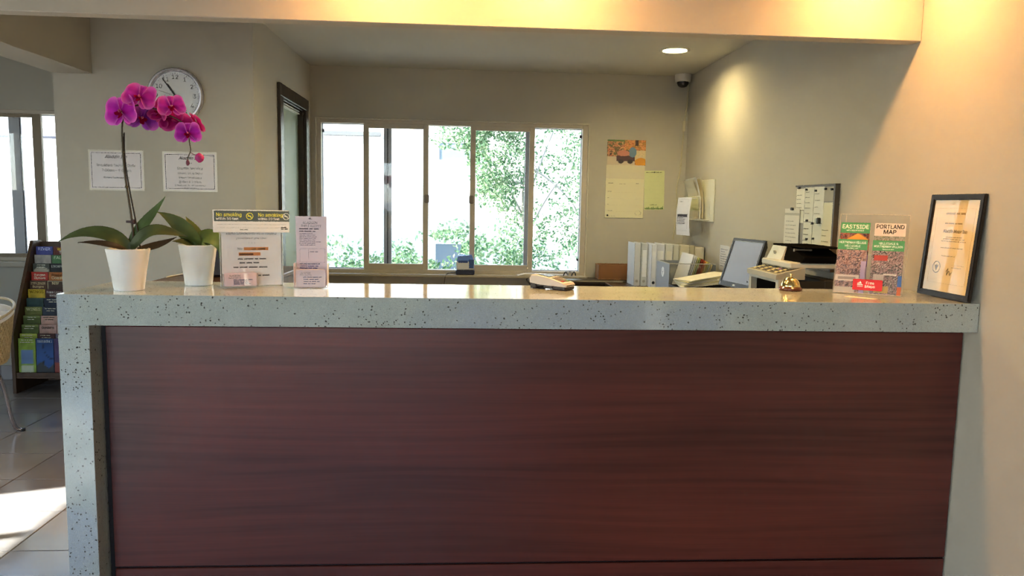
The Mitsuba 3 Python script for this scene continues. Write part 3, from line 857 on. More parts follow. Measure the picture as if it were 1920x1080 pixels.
# rate card stand
RR, RU = (0.9975, 0.07, 0), (0.0, -0.06, 1.0)
F = Frame((0.704, 0.262, H + 0.0028), RR, RU)
t = thing('rate_card_stand', 'clear acrylic stand holding a tall pale pink rate card', 'brochure holder')
add(t + '__back_sheet', F(box(-.002, .114, .001, .17, -.0245, -.0225)), 'acrylic')
add(t + '__pocket', F(cat(box(-.002, .114, .001, .078, .028, .0295), box(-.002, -.0005, .001, .088, -.0225, .028), box(.1125, .114, .001, .088, -.0225, .028), box(-.002, .114, 0, .0016, -.0245, .0295))), 'acrylic')
add_each(t + '__edge', F, (box(-.0028, -.0018, .001, .088, -.0225, .0295), box(.1138, .1148, .001, .088, -.0225, .0295), box(-.002, .114, .0775, .0785, .0278, .0297)), 'vc_gloss', S(222, 216, 222))
n = thing('rate_card', 'tall pale pink printed rate card in the clear stand', 'card')
u = np.linspace(0, 1, 10)
P = np.stack([np.stack([np.full(10, .002), .003 + .252 * u, -.010 - .005 * np.sin(u * 3.0)], 1), np.stack([np.full(10, .110), .003 + .252 * u, -.010 - .005 * np.sin(u * 3.0)], 1)], 1)
front = grid_mesh(P)
P2 = P.copy()
P2[..., 2] -= .006
add(n + '__card', F(cat(front, grid_mesh(P2[:, ::-1]), sweep(P[:, 0] + [0, 0, -.003], np.array([[.0002, .003], [-.0002, .003], [-.0002, -.003], [.0002, -.003]]), (0, 0, 1)), sweep(P[:, 1] + [0, 0, -.003], np.array([[.0002, .003], [-.0002, .003], [-.0002, -.003], [.0002, -.003]]), (0, 0, 1)))), 'vc_matte', S(228, 214, 224))


def bent(m):
    v = m.vertices.copy()
    v[:, 2] += -.0098 - .005 * np.sin((v[:, 1] - .003) / .252 * 3.0)
    m.vertices = v
    return m


it = [text('◆', .006, .05, .240), fit_text('ALADDIN', .0085, .06, .052, .228, italic=.1, depth=.0003), fit_text('INN & SUITES', .0075, .07, .056, .217, italic=.1, depth=.0003),
      fine_print(.014, .102, .208, .208, 1, .0055, 1), fine_print(.014, .102, .199, .199, 1, .0050, 2), (fine_print(.014, .100, .150, .192, 8, .0030, 3), '#8a7e92'),
      (border(.014, .104, .088, .138, .0008), '#a094a8'), (rule(.045, .046, .10, .035), '#a094a8'), (fine_print(.05, .08, .125, .125, 1, .004, 4), '#8a7e92'), (fine_print(.014, .104, .081, .081, 1, .0035, 6), '#40405c')]
it[0] = extrude(Polygon([(.046, .246), (.062, .243), (.054, .2475), (.064, .249), (.052, .251)]), .0003)
for yy, sd in ((.072, 7), (.0655, 8)):
    it.append((fine_print(.014, .104, yy, yy, 1, .0045, sd), '#404088'))
ms = []
for i in it:
    ms.append((bent(i[0]), i[1]) if isinstance(i, tuple) else bent(i))
letters(n, F, ms, '#6a6070')
n = thing('rate_leaflet', 'short pale pink leaflet in the front pocket of the rate card stand', 'card')
add(n + '__paper', F(box(.004, .108, .003, .066, .010, .022)), 'vc_matte', S(230, 216, 224))
F3 = Frame(F.p([[0, 0, .0221]])[0], RR, RU)
letters(n, F3, [fit_text('ALADDIN', .0055, .05, .038, .052, italic=.1, depth=.0003), fit_text('INN & SUITES', .0045, .05, .038, .045, italic=.1, depth=.0003), (fine_print(.03, .10, .014, .038, 4, .0036, 14), '#5a5a84')], '#6a6070')

# ------------------------------------------------------------------ card terminal
t = thing('card_terminal', 'silver card payment terminal with dark base lying on the stone counter', 'card terminal')
F = Frame((1.583, 0.366, H + 0.001), (0.80, -0.60, 0), (0.60, 0.80, 0))   # x along the terminal, y across (away), z up
prof = [(0.0, .020), (-.002, .036), (.006, .050), (.030, .052), (.085, .044), (.150, .027), (.158, .020), (.156, .012), (.05, .014)]
prof = np.array(prof)
pts = []
cen = prof.mean(0)
for y, s in ((-.040, .90), (-.034, 1.0), (.034, 1.0), (.040, .90)):
    for a in prof:
        q = cen + (a - cen) * s
        pts.append((q[0], y, q[1]))
add(t + '__body', F(hull(pts)), 'vc_satin', S(190, 184, 178), smooth=25)
add(t + '__base', F(cat(*[cbox(a, b, -.036, .036, z, z2, .003) for a, b, z, z2 in ((.002, .03, .0, .024), (.03, .06, .008, .022), (.06, .10, .003, .018), (.10, .155, 0, .016))])), 'vc_satin', S(34, 28, 30))
ang = math.atan2(-.008, .055)
sl = trimesh.transformations.rotation_matrix(-ang * -1, [0, 1, 0])


def on_top(x0, x1, y0, y1, dz=0.0, t_=.0016):
    z = lambda x: np.interp(x, prof[3:6, 0], prof[3:6, 1]) + dz
    return hull([(x, y, z(x) + k * t_) for x in (x0, x1) for y in (y0, y1) for k in (-1, 1)])


add(t + '__screen', F(on_top(.034, .078, -.026, .026, .0005)), 'vc_gloss', S(52, 56, 62))
for i in range(4):
    for j in range(3):
        x = .092 + i * .0125
        add(t + '__key', F(on_top(x, x + .009, -.028 + j * .019, -.012 + j * .019, .001)), 'vc_satin', S(*((120, 112, 108) if i < 3 or j == 1 else ((150, 60, 50) if j == 0 else (70, 120, 70)))))
add(t + '__printer_cover', F(hull([(x, y, z) for x, z in ((.004, .0505), (.030, .0535), (.030, .051), (.004, .048)) for y in (-.030, .030)])), 'vc_gloss', S(150, 140, 130))
add(t + '__card_slot', F(box(.152, .1595, -.028, .028, .0165, .0185)), 'vc_satin', S(20, 20, 22))

# ------------------------------------------------------------------ service bell
t = thing('service_bell', 'small polished brass service bell on the counter in front of the printer', 'bell')
at = (2.588, 0.358, H)
add(t + '__base', lathe([(.0001, .001), (.041, .001), (.044, .004), (.043, .010), (.037, .016), (.03, .017), (.0001, .017)], 48, at), 'vc_gloss', S(84, 44, 22), smooth=35)
add(t + '__dome', lathe([(.0355, .016), (.0365, .018), (.0355, .024), (.031, .036), (.022, .047), (.010, .0525), (.0001, .0535)], 48, at), 'brass', smooth=50)
add(t + '__plunger', lathe([(.0001, .052), (.003, .052), (.003, .060), (.006, .061), (.006, .064), (.0001, .066)], 20, at), 'brass', smooth=40)

# ------------------------------------------------------------------ map holder with four maps
MR = np.array([0.830, -0.557, 0])
MN = np.array([-0.557, -0.830, 0])
TILT = 0.24
MU = np.array([0, 0, 1.0]) * math.cos(TILT) - MN * math.sin(TILT)
MO = np.array([2.728, 0.297, H + 0.001])
F = Frame(MO, MR, MU)
t = thing('map_holder', 'clear acrylic holder with a red label for free maps beside the framed certificate', 'brochure holder')
WM = 0.236
add(t + '__front_sheet', F(box(0, WM, .003, .105, .0, .0016)), 'acrylic')
add(t + '__middle_sheet', F(box(0, WM, .012, .16, -.032, -.0304)), 'acrylic')
add(t + '__back_sheet', F(box(-.004, WM + .004, .0205, .325, -.066, -.064)), 'acrylic')
for xa, xb in ((-.0016, 0), (WM, WM + .0016)):
    add(t + '__side', F(hull([(x, y, z) for x in (xa, xb) for y, z in ((.003, .0016), (.0205, -.066), (.15, -.066), (.105, .0016))])), 'acrylic')
add_each(t + '__edge', F, (box(-.005, -.0035, .15, .325, -.066, -.064), box(WM + .0035, WM + .005, .15, .325, -.066, -.064), box(-.004, WM + .004, .3245, .3258, -.066, -.064), box(.016, .0174, .26, .325, -.0645, -.063), box(0, WM, .0025, .004, -.0005, .002)), 'vc_gloss', S(226, 214, 190))
lab_ = extrude(sbox(.072, .020, .166, .054).buffer(.004), .0006)
lab_.apply_translation([0, 0, .0018])
Fl = Frame(F.p([[0, 0, .0025]])[0], MR, MU)
lk = add(t + '__label', F(lab_), 'vc_satin', S(206, 44, 52), label='red label')
tri = unary_union([Polygon([(.088, .040), (.094, .051), (.100, .040)]), sbox(.084, .034, .104, .038), Polygon([(.083, .040), (.087, .046), (.091, .040)]), sbox(.085, .029, .103, .031)])
letters(lk, Fl, [(extrude(tri, .0003)), fit_text('Free', .010, .03, .128, .040, bold=True, depth=.0004), fit_text('Maps', .010, .034, .128, .0265, bold=True, depth=.0004)], '#f6e8e4')


def street(u, v, c):
    # bands of a street photograph, figures and tiles
    k = (v < 0.34)
    c = np.where(k[:, None] & (u < 0.85)[:, None], c * 0.6 + S('#c8b8b0') * 0.4, c)
    return c


def map_brochure(x0, dz, y0, w, h, head, headcol, bandh, cols, seed, lab, stripes):
    n = thing('city_map', lab, 'map', 'maps in the acrylic holder')
    Fb = Frame(F.p([[x0, y0, dz]])[0], MR, MU)
    add(n + '__folds', Fb(box(0, w, 0, h, -.006, -.0003)), 'vc_satin', S(216, 196, 190))
    m, c = print_grid(w, h - bandh, 44, 64, mottled(cols, 16, 22, seed, stripes))
    add(n + '__picture', Fb(m), 'vc_satin', c, smooth=False)
    add(n + '__heading', Fb(box(0, w, h - bandh, h, -.0003, .0003)), 'vc_satin', S(headcol))
    its = []
    for s_, hh, yy, colr in head:
        its.append((fit_text(s_, hh, w * .9, w / 2, yy, bold=True, z=.0003, depth=.0004), colr))
    letters(n, Fb, its)
    return n


def st_a(u, v, c):
    c = c.copy()
    m = (v > .86) & (np.abs(u - .6) < .38) & (v < .86 + .14 * (1 - np.abs(u - .6) / .4))
    c[m] = S('#e0a040')
    c[(v > .35) & (v < .42)] = S('#dccfc6')
    c[(u > .86) & (v < .55)] = S('#8c78b8')
    return c


def st_b(u, v, c):
    c = c.copy()
    c[(v > .78) & (np.abs(u - .3) < .22) & (v < .9)] = S('#b84a40')
    c[(v > .30) & (v < .46) & (u > .1) & (u < .45)] = S('#d8ccc4') * (0.6 + .4 * np.sin(u * 60)[(v > .30) & (v < .46) & (u > .1) & (u < .45)] ** 2)[:, None]
    c[(v > .44) & (v < .475) & (u > .42) & (u < .82)] = S('#efe6dc')
    c[(u > .88) & (v < .44) & (v > .2)] = S('#4a78c0')
    c[(u > .88) & (v <= .2)] = S('#d8703c')
    c[(v < .20) & (u < .6) & (v > .04) & (u > .15)] = S('#c8a860')
    return c


def st_c(u, v, c):
    c = c.copy()
    c[(v > .28) & (v < .42) & (u < .80)] = S('#dcd0c8')
    c[(v > .30) & (v < .36) & (u < .7) & (u > .1)] = S('#a89c98')
    c[(u > .84) & (v < .75)] = S('#b0a0c0')
    c[(v < .14) & (u < .7)] = S('#c8beb0')
    return c


GREEN = '#4f9a62'
map_brochure(.004, -.036, .055, .104, .230, [('EASTSIDE', .0155, .206, '#f0f0dc'), ('NEIGHBORHOODS', .005, .196, '#e4efdc')], GREEN, .042, ['#4a2c20', '#8c4a34', '#a87050', '#6a4a60', '#3a2a2a'], 3, 'map with a green EASTSIDE heading in the back row of the acrylic holder', st_a)
map_brochure(.124, -.036, .055, .106, .230, [('PORTLAND', .0150, .209, '#2c2420'), ('MAP', .0150, .189, '#2c2420')], '#e0d0c0', .050, ['#4a5a38', '#8c8c7c', '#a8a49a', '#5c6848', '#c8b890'], 8, 'map with a white PORTLAND MAP heading in the back row of the acrylic holder', st_b)
map_brochure(.003, -.002 - .001, .004, .104, .207, [('MULTNOMAH VILLAGE', .0085, .191, '#eef4e6'), ('HILLSDALE', .0075, .178, '#eef4e6'), ('WALKING MAP', .004, .170, '#e0ecd8')], GREEN, .040, ['#4a3430', '#8c6660', '#b89890', '#7c6870', '#3a2c2c', '#c8b0a8'], 12, 'map with a green MULTNOMAH VILLAGE heading in the front left pocket of the holder', st_c)
map_brochure(.124, -.003, .004, .108, .207, [('HILLSDALE &', .0075, .192, '#eef4e6'), ('MULTNOMAH VILLAGE', .0080, .180, '#eef4e6'), ('WALKING MAP', .004, .171, '#e0ecd8')], GREEN, .040, ['#443c3a', '#7c6a68', '#a88c8c', '#585450', '#c0b0ac', '#2c2828'], 21, 'map with a green HILLSDALE & MULTNOMAH VILLAGE heading in the front right pocket', st_b)
add('paper_card', hull([(x, y, z) for x, y in ((2.705, .165), (2.775, .085), (2.80, .105), (2.735, .19)) for z in (H + .0004, H + .0012)]), 'vc_matte', S(232, 214, 190), label='small cream card lying flat in front of the map holder', cat_='card')

# ------------------------------------------------------------------ framed certificate
t = thing('framed_certificate', 'black framed certificate leaning on the right wall at the end of the counter', 'picture frame')
F = Frame((3.073, 0.304, H + 0.0025), (0.0, -1, 0), (0.080, 0, 1.0))
WF, HF, BF = 0.300, 0.380, 0.021
poly = sbox(0, 0, WF, HF).difference(sbox(BF, BF, WF - BF, HF - BF))
fr = extrude(poly, .010)
fr.apply_translation([0, 0, -.006])
lip_ = extrude(sbox(.003, .003, WF - .003, HF - .003).difference(sbox(BF - .003, BF - .003, WF - BF + .003, HF - BF + .003)), .003)
lip_.apply_translation([0, 0, .0035])
add(t + '__moulding', F(cat(fr, lip_)), 'vc_satin', S(18, 14, 14))
add(t + '__backing', F(box(.006, WF - .006, .006, HF - .006, -.0055, -.003)), 'vc_matte', S(50, 42, 36))
cert = add(t + '__certificate', F(box(BF - .002, WF - BF + .002, BF - .002, HF - BF + .002, -.003, -.002)), 'vc_matte', S(214, 190, 142))
Fc = Frame(F.p([[BF, BF, -.0019]])[0], F.r, F.u)
w_, h_ = WF - 2 * BF, HF - 2 * BF
it = [(border(.022, w_ - .022, .03, h_ - .03, .0008), '#b09a70'), (fine_print(.06, w_ - .06, .285, .285, 1, .009, 1, True), '#9c8458'), (fine_print(.05, w_ - .05, .250, .250, 1, .006, 2, True), '#8c7448'),
      (fit_text('Aladdin Motor Inn', .0115, .15, w_ / 2 + .01, .218, bold=True, italic=.12, depth=.0003), '#5c4422'), (fine_print(.06, w_ - .04, .185, .200, 3, .0045, 3, True), '#a08a60'), (fine_print(.07, w_ - .06, .160, .160, 1, .005, 4, True), '#a08a60'),
      (fine_print(.08, w_ - .08, .130, .130, 1, .005, 5, True), '#a08a60'), (rule(.15, .22, .100, .0008), '#8c7448'), (fine_print(.15, .22, .090, .090, 1, .004, 6), '#a08a60')]
ringp = unary_union([Point(.065, .088).buffer(.0225, 20).difference(Point(.065, .088).buffer(.0190, 20)), Polygon([(.052, .098), (.065, .074), (.078, .098), (.071, .094), (.065, .100), (.059, .094)])])
it.append((extrude(ringp, .0003), '#6c5a34'))
sig = tube([(.125, .075, 0), (.135, .085, 0), (.130, .062, 0), (.142, .078, 0), (.146, .066, 0), (.155, .074, 0)], .0012, 5, 40)
it.append((sig, '#5c4c30'))
letters(cert, Fc, it, '#8c7448')
gm = trimesh.Trimesh([[BF - .002, BF - .002, .0005], [WF - BF + .002, BF - .002, .0005], [WF - BF + .002, HF - BF + .002, .0005], [BF - .002, HF - BF + .002, .0005]], [[0, 1, 2], [0, 2, 3]], process=False)
add(t + '__glazing', F(gm), 'coated_glass')

# ------------------------------------------------------------------ back wall: calendar and list
t = thing('wall_calendar', 'wall calendar with a colour photo of a loaded cart above its month page', 'calendar')
F = Frame((2.455, YB - 0.002, 1.293), **FY)


def cal_photo(u, v, c):
    c = c.copy()
    c[(v > .93) & (u < .5)] = S('#4a6a34')
    c[(u > .45) & (v > .62)] = c[(u > .45) & (v > .62)] * .55 + S('#d88a3c') * .45
    c[(u > .72) & (u < .80) & (v > .78)] = S('#3a1e1e')
    c[(v < .34) & (u < .72)] = S('#c4b49c')
    c[(u > .62) & (v < .60) & (v > .2)] = c[(u > .62) & (v < .60) & (v > .2)] * .2 + S('#d8c8a0') * .8
    c[((u - .88) / .16) ** 2 + ((v - .14) / .17) ** 2 < 1] = S('#c88a2c')
    # a dark cart with a blue grey load
    c[(u > .24) & (u < .72) & (v > .17) & (v < .38)] = S('#4a2c34')
    c[((u - .36) / .07) ** 2 + ((v - .16) / .09) ** 2 < 1] = S('#2c2428')
    c[((u - .60) / .07) ** 2 + ((v - .16) / .09) ** 2 < 1] = S('#2c2428')
    c[((u - .66) / .10) ** 2 + ((v - .52) / .20) ** 2 < 1] = S('#5c7c94')
    c[((u - .42) / .16) ** 2 + ((v - .48) / .12) ** 2 < 1] = S('#b87868')
    return c


m, cc = print_grid(.317, .205, 84, 56, mottled(['#3a2c20', '#a8543c', '#c8946c', '#6c4a34', '#54602c', '#d8b48c'], 20, 13, 31, cal_photo))
m.apply_translation([.004, .425, 0])
add(t + '__photo', F(m), 'vc_satin', cc, smooth=False)
add(t + '__photo_sheet', F(box(.004, .321, .425, .630, -.0014, -.0002)), 'vc_satin', S(200, 190, 170))
add(t + '__month_sheet', F(box(.0, .318, .312, .428, -.0016, .0004)), 'vc_satin', S(206, 198, 172))
add(t + '__page', F(cbox(0, .316, .0, .318, -.0016, .004, .001)), 'vc_satin', S(216, 210, 178))
it = [(fine_print(.02, .075, .278, .278, 1, .007, 1), '#8a8672'), (fine_print(.25, .30, .278, .278, 1, .007, 2), '#8a8672'), (fine_print(.11, .20, .272, .272, 1, .010, 3), '#c0b898')]
for k in range(1, 5):
    it.append((rule(.012, .304, .26 - k * .052, .0007), '#c4be9c'))
    it.append((fine_print(.016, .06, .264 - k * .052, .264 - k * .052, 1, .006, k), '#a8a488'))
e_ = Point(0, 0).buffer(.024, 20).difference(Point(0, 0).buffer(.0225, 20))
m = extrude(e_, .0003)
m.apply_scale([1.1, .8, 1])
m.apply_translation([.272, .042, 0])
it += [(m, '#4c4a48'), (box(.014, .028, .012, .026, 0, .0003), '#2e2c2a'), (fine_print(.035, .09, .012, .012, 1, .004, 9), '#a8a488')]
letters(t, Frame(F.p([[0, 0, .0041]])[0], **FY), it)
t = thing('wall_list', 'pale green printed list taped to the wall right of the calendar', 'notice')
F = Frame((2.778, YB - 0.002, 1.362), (1, 0, 0.02), (-0.02, 0, 1))
add(t + '__sheet', F(box(0, .166, 0, .318, -.001, 0)), 'vc_matte', S(204, 208, 160))
it = [(fine_print(.012, .15, .302, .302, 1, .006, 4), '#55583c'), (extrude(Point(.083, .304).buffer(.006, 8), .0004), '#3c4034')]
for k in range(7):
    it.append((rule(.01, .156, .270 - k * .035, .0006), '#b4b888'))
for k in range(12):
    it.append((extrude(Polygon([(.004 + k * .013, .004), (.011 + k * .013, .020 + .006 * (k % 3)), (.018 + k * .013, .004)]), .0003), '#4c6a38'))
it.append((fine_print(.05, .14, .038, .038, 1, .006, 8), '#5c6a3c'))
letters(t, F, it)

# security camera and its cable in the corner
t = thing('security_camera', 'small white dome security camera on the ceiling in the back corner', 'security camera')
cx, cy = 3.035, 3.548
add(t + '__housing', lathe([(.0001, -.001), (.063, -.001), (.064, -.006), (.062, -.050), (.058, -.058), (.046, -.060), (.0001, -.060)], 40, (cx, cy, ZC)), 'vc_satin', S(214, 210, 204), smooth=35)
add(t + '__dome', lathe([(.047, -.058), (.046, -.070), (.040, -.085), (.028, -.096), (.012, -.1015), (.0001, -.102)], 36, (cx, cy, ZC)), 'vc_gloss', S(20, 18, 20), smooth=50)
add(t + '__lens', cyl((cx - .01, cy - .045, ZC - .078), (cx - .012, cy - .050, ZC - .080), .009, 14), 'vc_gloss', S(120, 116, 118))
t = thing('camera_cable', 'thin white cable running down the back corner below the security camera', 'cable')
add(t + '__wire', tube([(3.095, 3.615, 2.395), (3.10, 3.620, 2.25), (3.088, 3.622, 2.12), (3.080, 3.622, 2.06), (3.078, 3.622, 1.95), (3.070, 3.622, 1.80), (3.062, 3.622, 1.66), (3.042, 3.622, 1.55), (3.050, 3.622, 1.42), (3.045, 3.622, 1.28), (3.030, 3.622, 1.12)], .0032, 6, 70), 'vc_satin', S(198, 188, 152), smooth=True)
add(t + '__connector', cbox(3.070, 3.090, 3.612, 3.628, 2.00, 2.085, .004), 'vc_satin', S(206, 198, 170))

# ------------------------------------------------------------------ right wall: papers, file pocket, board
t = thing('paper_pad', 'white printed pad hanging from the front of the file pocket in the back corner', 'notice')
F = Frame((2.945, 3.235, 1.178), (0.20, -1, 0), (0.02, 0, 1))
add(t + '__hanger', cat(cbox(2.985, L - .088, 3.02, 3.03, 1.452, 1.458, .001), cbox(2.965, L - .088, 3.13, 3.14, 1.452, 1.458, .001)), 'vc_satin', S(214, 212, 200))
yy = np.linspace(0, 1, 9)
P = np.stack([np.stack([np.zeros(9), .285 * yy, .010 * np.sin(np.pi * yy)], 1), np.stack([np.full(9, .222), .285 * yy, .014 * np.sin(np.pi * yy) + .004], 1)], 1)
add(t + '__sheet', F(grid_mesh(P)), 'vc_matte', S(222, 222, 228))
Fm = Frame(F.p([[0, 0, .018]])[0], F.r, F.u)
letters(t, Fm, [(rule(.035, .19, .138, .020), '#4a4a54'), (fine_print(.03, .19, .085, .128, 5, .006, 2), '#6a6a74'), (fine_print(.06, .15, .250, .250, 1, .006, 3), '#7a7a84'), (border(.03, .195, .035, .27, .0015), '#b8b8c0')])
t = thing('file_pocket', 'white acrylic file pocket mounted on the right wall near the corner', 'file holder')
add(t + '__back_plate', cbox(L - .012, L - .001, 2.86, 3.30, 1.285, 1.595, .003), 'vc_satin', S(206, 204, 186))
add(t + '__pocket', cat(box(L - .085, L - .083, 2.93, 3.30, 1.30, 1.47), box(L - .083, L - .012, 2.93, 2.932, 1.30, 1.47), box(L - .085, L - .012, 2.93, 3.30, 1.298, 1.301)), 'acrylic')
for e_ in (box(L - .086, L - .083, 2.93, 3.30, 1.4695, 1.472), box(L - .086, L - .083, 2.9285, 2.931, 1.30, 1.47), box(L - .086, L - .012, 2.929, 3.30, 1.297, 1.300)):
    add(t + '__edge', e_, 'vc_gloss', S(232, 230, 214))
for k in range(5):
    y0 = 3.055 + .004 * k
    x = L - .020 - .009 * k
    top = 1.60 - .012 * (k % 3) + .012
    u = np.linspace(0, 1, 12)
    bend = .030 * u ** 3 * (1 + .22 * k)
    P = np.stack([np.stack([x - bend, np.full(12, y0 - .03 * (k % 2)), 1.305 + (top - 1.305) * u], 1), np.stack([x - bend - .004, np.full(12, y0 + .215), 1.305 + (top - 1.305) * u - .01 * u], 1)], 1)
    add('loose_sheet', grid_mesh(P), 'vc_matte', S(*((226, 222, 206), (218, 208, 176), (230, 228, 220))[k % 3]), label='curled paper sheet in the file pocket, ' + ('nearest the wall', 'second from the wall', 'middle of five', 'second from the front', 'frontmost')[k], cat_='paper', group='papers in the file pocket')
t = thing('small_notice', 'small white printed notice on the right wall behind the monitor', 'notice')
F = Frame((L - .002, 2.70, .955), **FX)
add(t + '__sheet', F(box(0, .19, 0, .175, -.001, 0)), 'vc_matte', S(206, 206, 208))
letters(t, F, [(fine_print(.02, .17, .03, .145, 8, .006, 5), '#70707c')])

t = thing('pin_board', 'grey pin board covered with pinned white sheets on the right wall above the printer', 'notice board')
F = Frame((L - .001, 1.488, 1.085), **FX)
WB, HB = .435, .425
add(t + '__board', F(cbox(0, WB, 0, HB, 0, .016, .002)), 'vc_satin', S(128, 124, 112))
add(t + '__trim', F(cat(box(WB - .004, WB + .010, 0, HB + .004, 0, .024), box(0, WB, HB - .004, HB + .004, 0, .022))), 'vc_satin', S(74, 66, 54))
sheets = [(.006, .30, .10, .112, '#dedcd0'), (.112, .24, .10, .176, '#d4d4c8'), (.218, .235, .105, .182, '#d8d8ce'), (.320, .345, .095, .07, '#a8a498'), (.006, .23, .10, .065, '#cfcfc2'), (.112, .12, .10, .116, '#d0d0c2'),
          (.216, .12, .10, .112, '#d2d2c4'), (.314, .02, .105, .318, '#d6d2b8'), (.112, .01, .10, .105, '#c8c8ba'), (.216, .01, .09, .105, '#cccabb')]
for k, (x, y, w, h, col) in enumerate(sheets):
    add(t + '__sheet', F(box(x, x + w, y, y + h, .0162, .0170 + .0006 * (k % 3))), 'vc_matte', S(col))
add(t + '__note', F(box(.212, .268, .055, .112, .0185, .0192)), 'vc_matte', S(206, 206, 90), label='yellow note')
for k, (x, y) in enumerate(((.05, .415), (.24, .398), (.345, .405), (.41, .402), (.16, .245), (.225, .232), (.17, .15), (.24, .155), (.09, .06), (.20, .09), (.30, .10), (.135, .405))):
    add(t + '__pin', F(trimesh.creation.cylinder(radius=.0055, height=.010, sections=10).apply_translation([x, y, .0235])), 'vc_satin', S(24, 24, 24), smooth=40)
add(t + '__clip', F(cbox(.262, .300, .232, .262, .0185, .032, .004)), 'vc_satin', S(170, 176, 160))
add(t + '__clip', F(cbox(.290, .306, .232, .262, .0185, .036, .003)), 'vc_satin', S(40, 40, 36))
letters(t, Frame(F.p([[0, 0, .0192]])[0], **FX), [(fine_print(.02, .095, .31, .375, 4, .005, 1), '#8a8a80'), (fine_print(.12, .2, .28, .39, 5, .005, 2), '#8a8a80'), (fine_print(.23, .31, .28, .38, 4, .005, 3), '#8a8a80'), (fine_print(.325, .40, .06, .20, 6, .006, 4), '#9a967a'), (fine_print(.12, .2, .14, .20, 3, .006, 5), '#6a6a60')])
t = thing('pinned_sheet', 'white sheet hung on the left edge of the pin board above the printer', 'notice')
F = Frame((L - .021, 1.604, 1.12), **FX)
add(t + '__paper', F(box(0, .186, 0, .27, .001, .002)), 'vc_matte', S(212, 210, 200))
letters(t, Frame((L - .0231, 1.604, 1.12), **FX), [(rule(.0, .186, .235, .012), '#b4b4aa'), (fine_print(.02, .165, .05, .20, 8, .006, 2), '#a4a49a')])
add(t + '__clip', F(cbox(.085, .112, .262, .276, .002, .012, .002)), 'vc_satin', S(24, 24, 24))

# ------------------------------------------------------------------ binders on the side desk
edges = [2.592, 2.642, 2.694, 2.738, 2.806, 2.866, 2.914, 2.990, 3.034, 3.106]
bcol = ['#c4c6c8', '#b8bcbe', '#d4d8e2', '#c8ccd8', '#c4c4be', '#bcbcb2', '#c6c0a8', '#b8b298', '#d8cfba']
wh = ['leftmost pale grey binder of the row below the calendar', 'second pale grey binder from the left of the row below the calendar', 'bright white binder with a black dot low on its spine, third in the row', 'white binder right behind the grey file bin corner, fourth in the row',
      'pale grey binder behind the white folders of the file bin', 'grey white binder behind the folders, sixth in the row', 'cream binder behind the coloured folders, seventh in the row', 'narrow cream binder second from the right end of the row', 'wide cream white binder at the right end of the row by the wall']
for k in range(9):
    x0, x1 = edges[k] + .0012, edges[k + 1] - .0012
    y0 = (3.10, 3.09, 2.992, 3.03, 3.02, 3.03, 3.02, 3.04, 3.03)[k]
    z0, h = .7905, (.325, .322, .318, .322, .320, .318, .316, .316, .302)[k]
    t = thing('ring_binder', wh[k], 'binder', 'binders on the side desk')
    col = S(bcol[k])
    dpt = 3.335 - y0
    add(t + '__cover', cat(cbox(x0, x1, y0, y0 + .004, z0, z0 + h, .0015), cbox(x0, x0 + .003, y0 + .003, y0 + dpt, z0, z0 + h, .001), cbox(x1 - .003, x1, y0 + .003, y0 + dpt, z0, z0 + h, .001)), 'vc_satin', col)
    add(t + '__pages', box(x0 + .005, x1 - .005, y0 + .02, y0 + dpt - .01, z0 + .008, z0 + h - .022), 'vc_matte', S(224, 220, 206))
    add(t + '__ring', cat(*[cyl((x0 + .006, y0 + .016, z), (x1 - .006, y0 + .016, z), .006, 8) for z in (z0 + .05, z0 + h / 2, z0 + h - .012)]), 'vc_satin', S(60, 48, 40))
    add(t + '__finger_hole', cyl(((x0 + x1) / 2, y0 - .0012, z0 + .036), ((x0 + x1) / 2, y0 + .001, z0 + .036), min(.011, (x1 - x0) * .28), 18), 'vc_satin', S(40, 42, 48) if k == 2 else S(150, 148, 142))
    if k in (1, 2, 3, 4, 6):
        add(t + '__spine_label', box(x0 + .010, x1 - .010, y0 - .0008, y0, z0 + .07, z0 + h - .05), 'vc_satin', S(*((226, 228, 232) if k < 4 else (214, 210, 196))))
    add(t + '__rib', cat(box(x0 + .001, x0 + .003, y0 - .0012, y0 + .001, z0, z0 + h), box(x1 - .003, x1 - .001, y0 - .0012, y0 + .001, z0, z0 + h)), 'vc_satin', col * .55)

# file bin with folders
t = thing('file_bin', 'grey smoke plastic file bin with a round white emblem in front of the binders', 'file bin')
x0, x1, y0, y1, z0, z1 = 2.724, 3.052, 2.60, 2.95, .7905, 1.000
sm = S(122, 128, 136)
add(t + '__left_side', cbox(x0, x0 + .004, y0, y1, z0, z1, .001), 'vc_satin', S(146, 152, 164))
add(t + '__right_side', cbox(x1 - .004, x1, y0, y1, z0, z1, .001), 'vc_satin', sm)
add(t + '__back', cbox(x0 + .004, x1 - .004, y1 - .004, y1, z0, z1, .001), 'vc_satin', sm)
add(t + '__bottom', box(x0, x1, y0, y1, z0 - .0003, z0 + .004), 'vc_satin', sm)
pw = extrude(sbox(0, 0, x1 - x0 - .008, z1 - z0), .002)
pw.apply_translation([.004, 0, 0])
Fb = Frame((x0, y0 + .002, z0), **FY)
add(t + '__front', Fb(pw), 'acrylic')
add(t + '__rim', cat(box(x0, x1, y0 - .003, y0 + .004, z1 - .003, z1 + .002), box(x0 - .001, x0 + .006, y0, y1, z1 - .003, z1 + .002)), 'vc_satin', S(176, 174, 166))
em = Point(0, 0).buffer(.036, 24).difference(unary_union([sbox(-.018, -.004, .012, .004), sbox(-.004, -.02, .004, .012)]))
m = extrude(em, .0006)
Fe = Frame((x0 - .0003, 2.76, .93), **FX)
add(t + '__emblem', Fe(m), 'vc_satin', S(226, 228, 232))
fcol = ['#d8d8da', '#dcdcde', '#d4d4d6', '#c8c48c', '#98a068', '#8c3c30', '#a04a38', '#c87c4c', '#c8b468', '#a8a458', '#b8b8a8', '#c8b880']
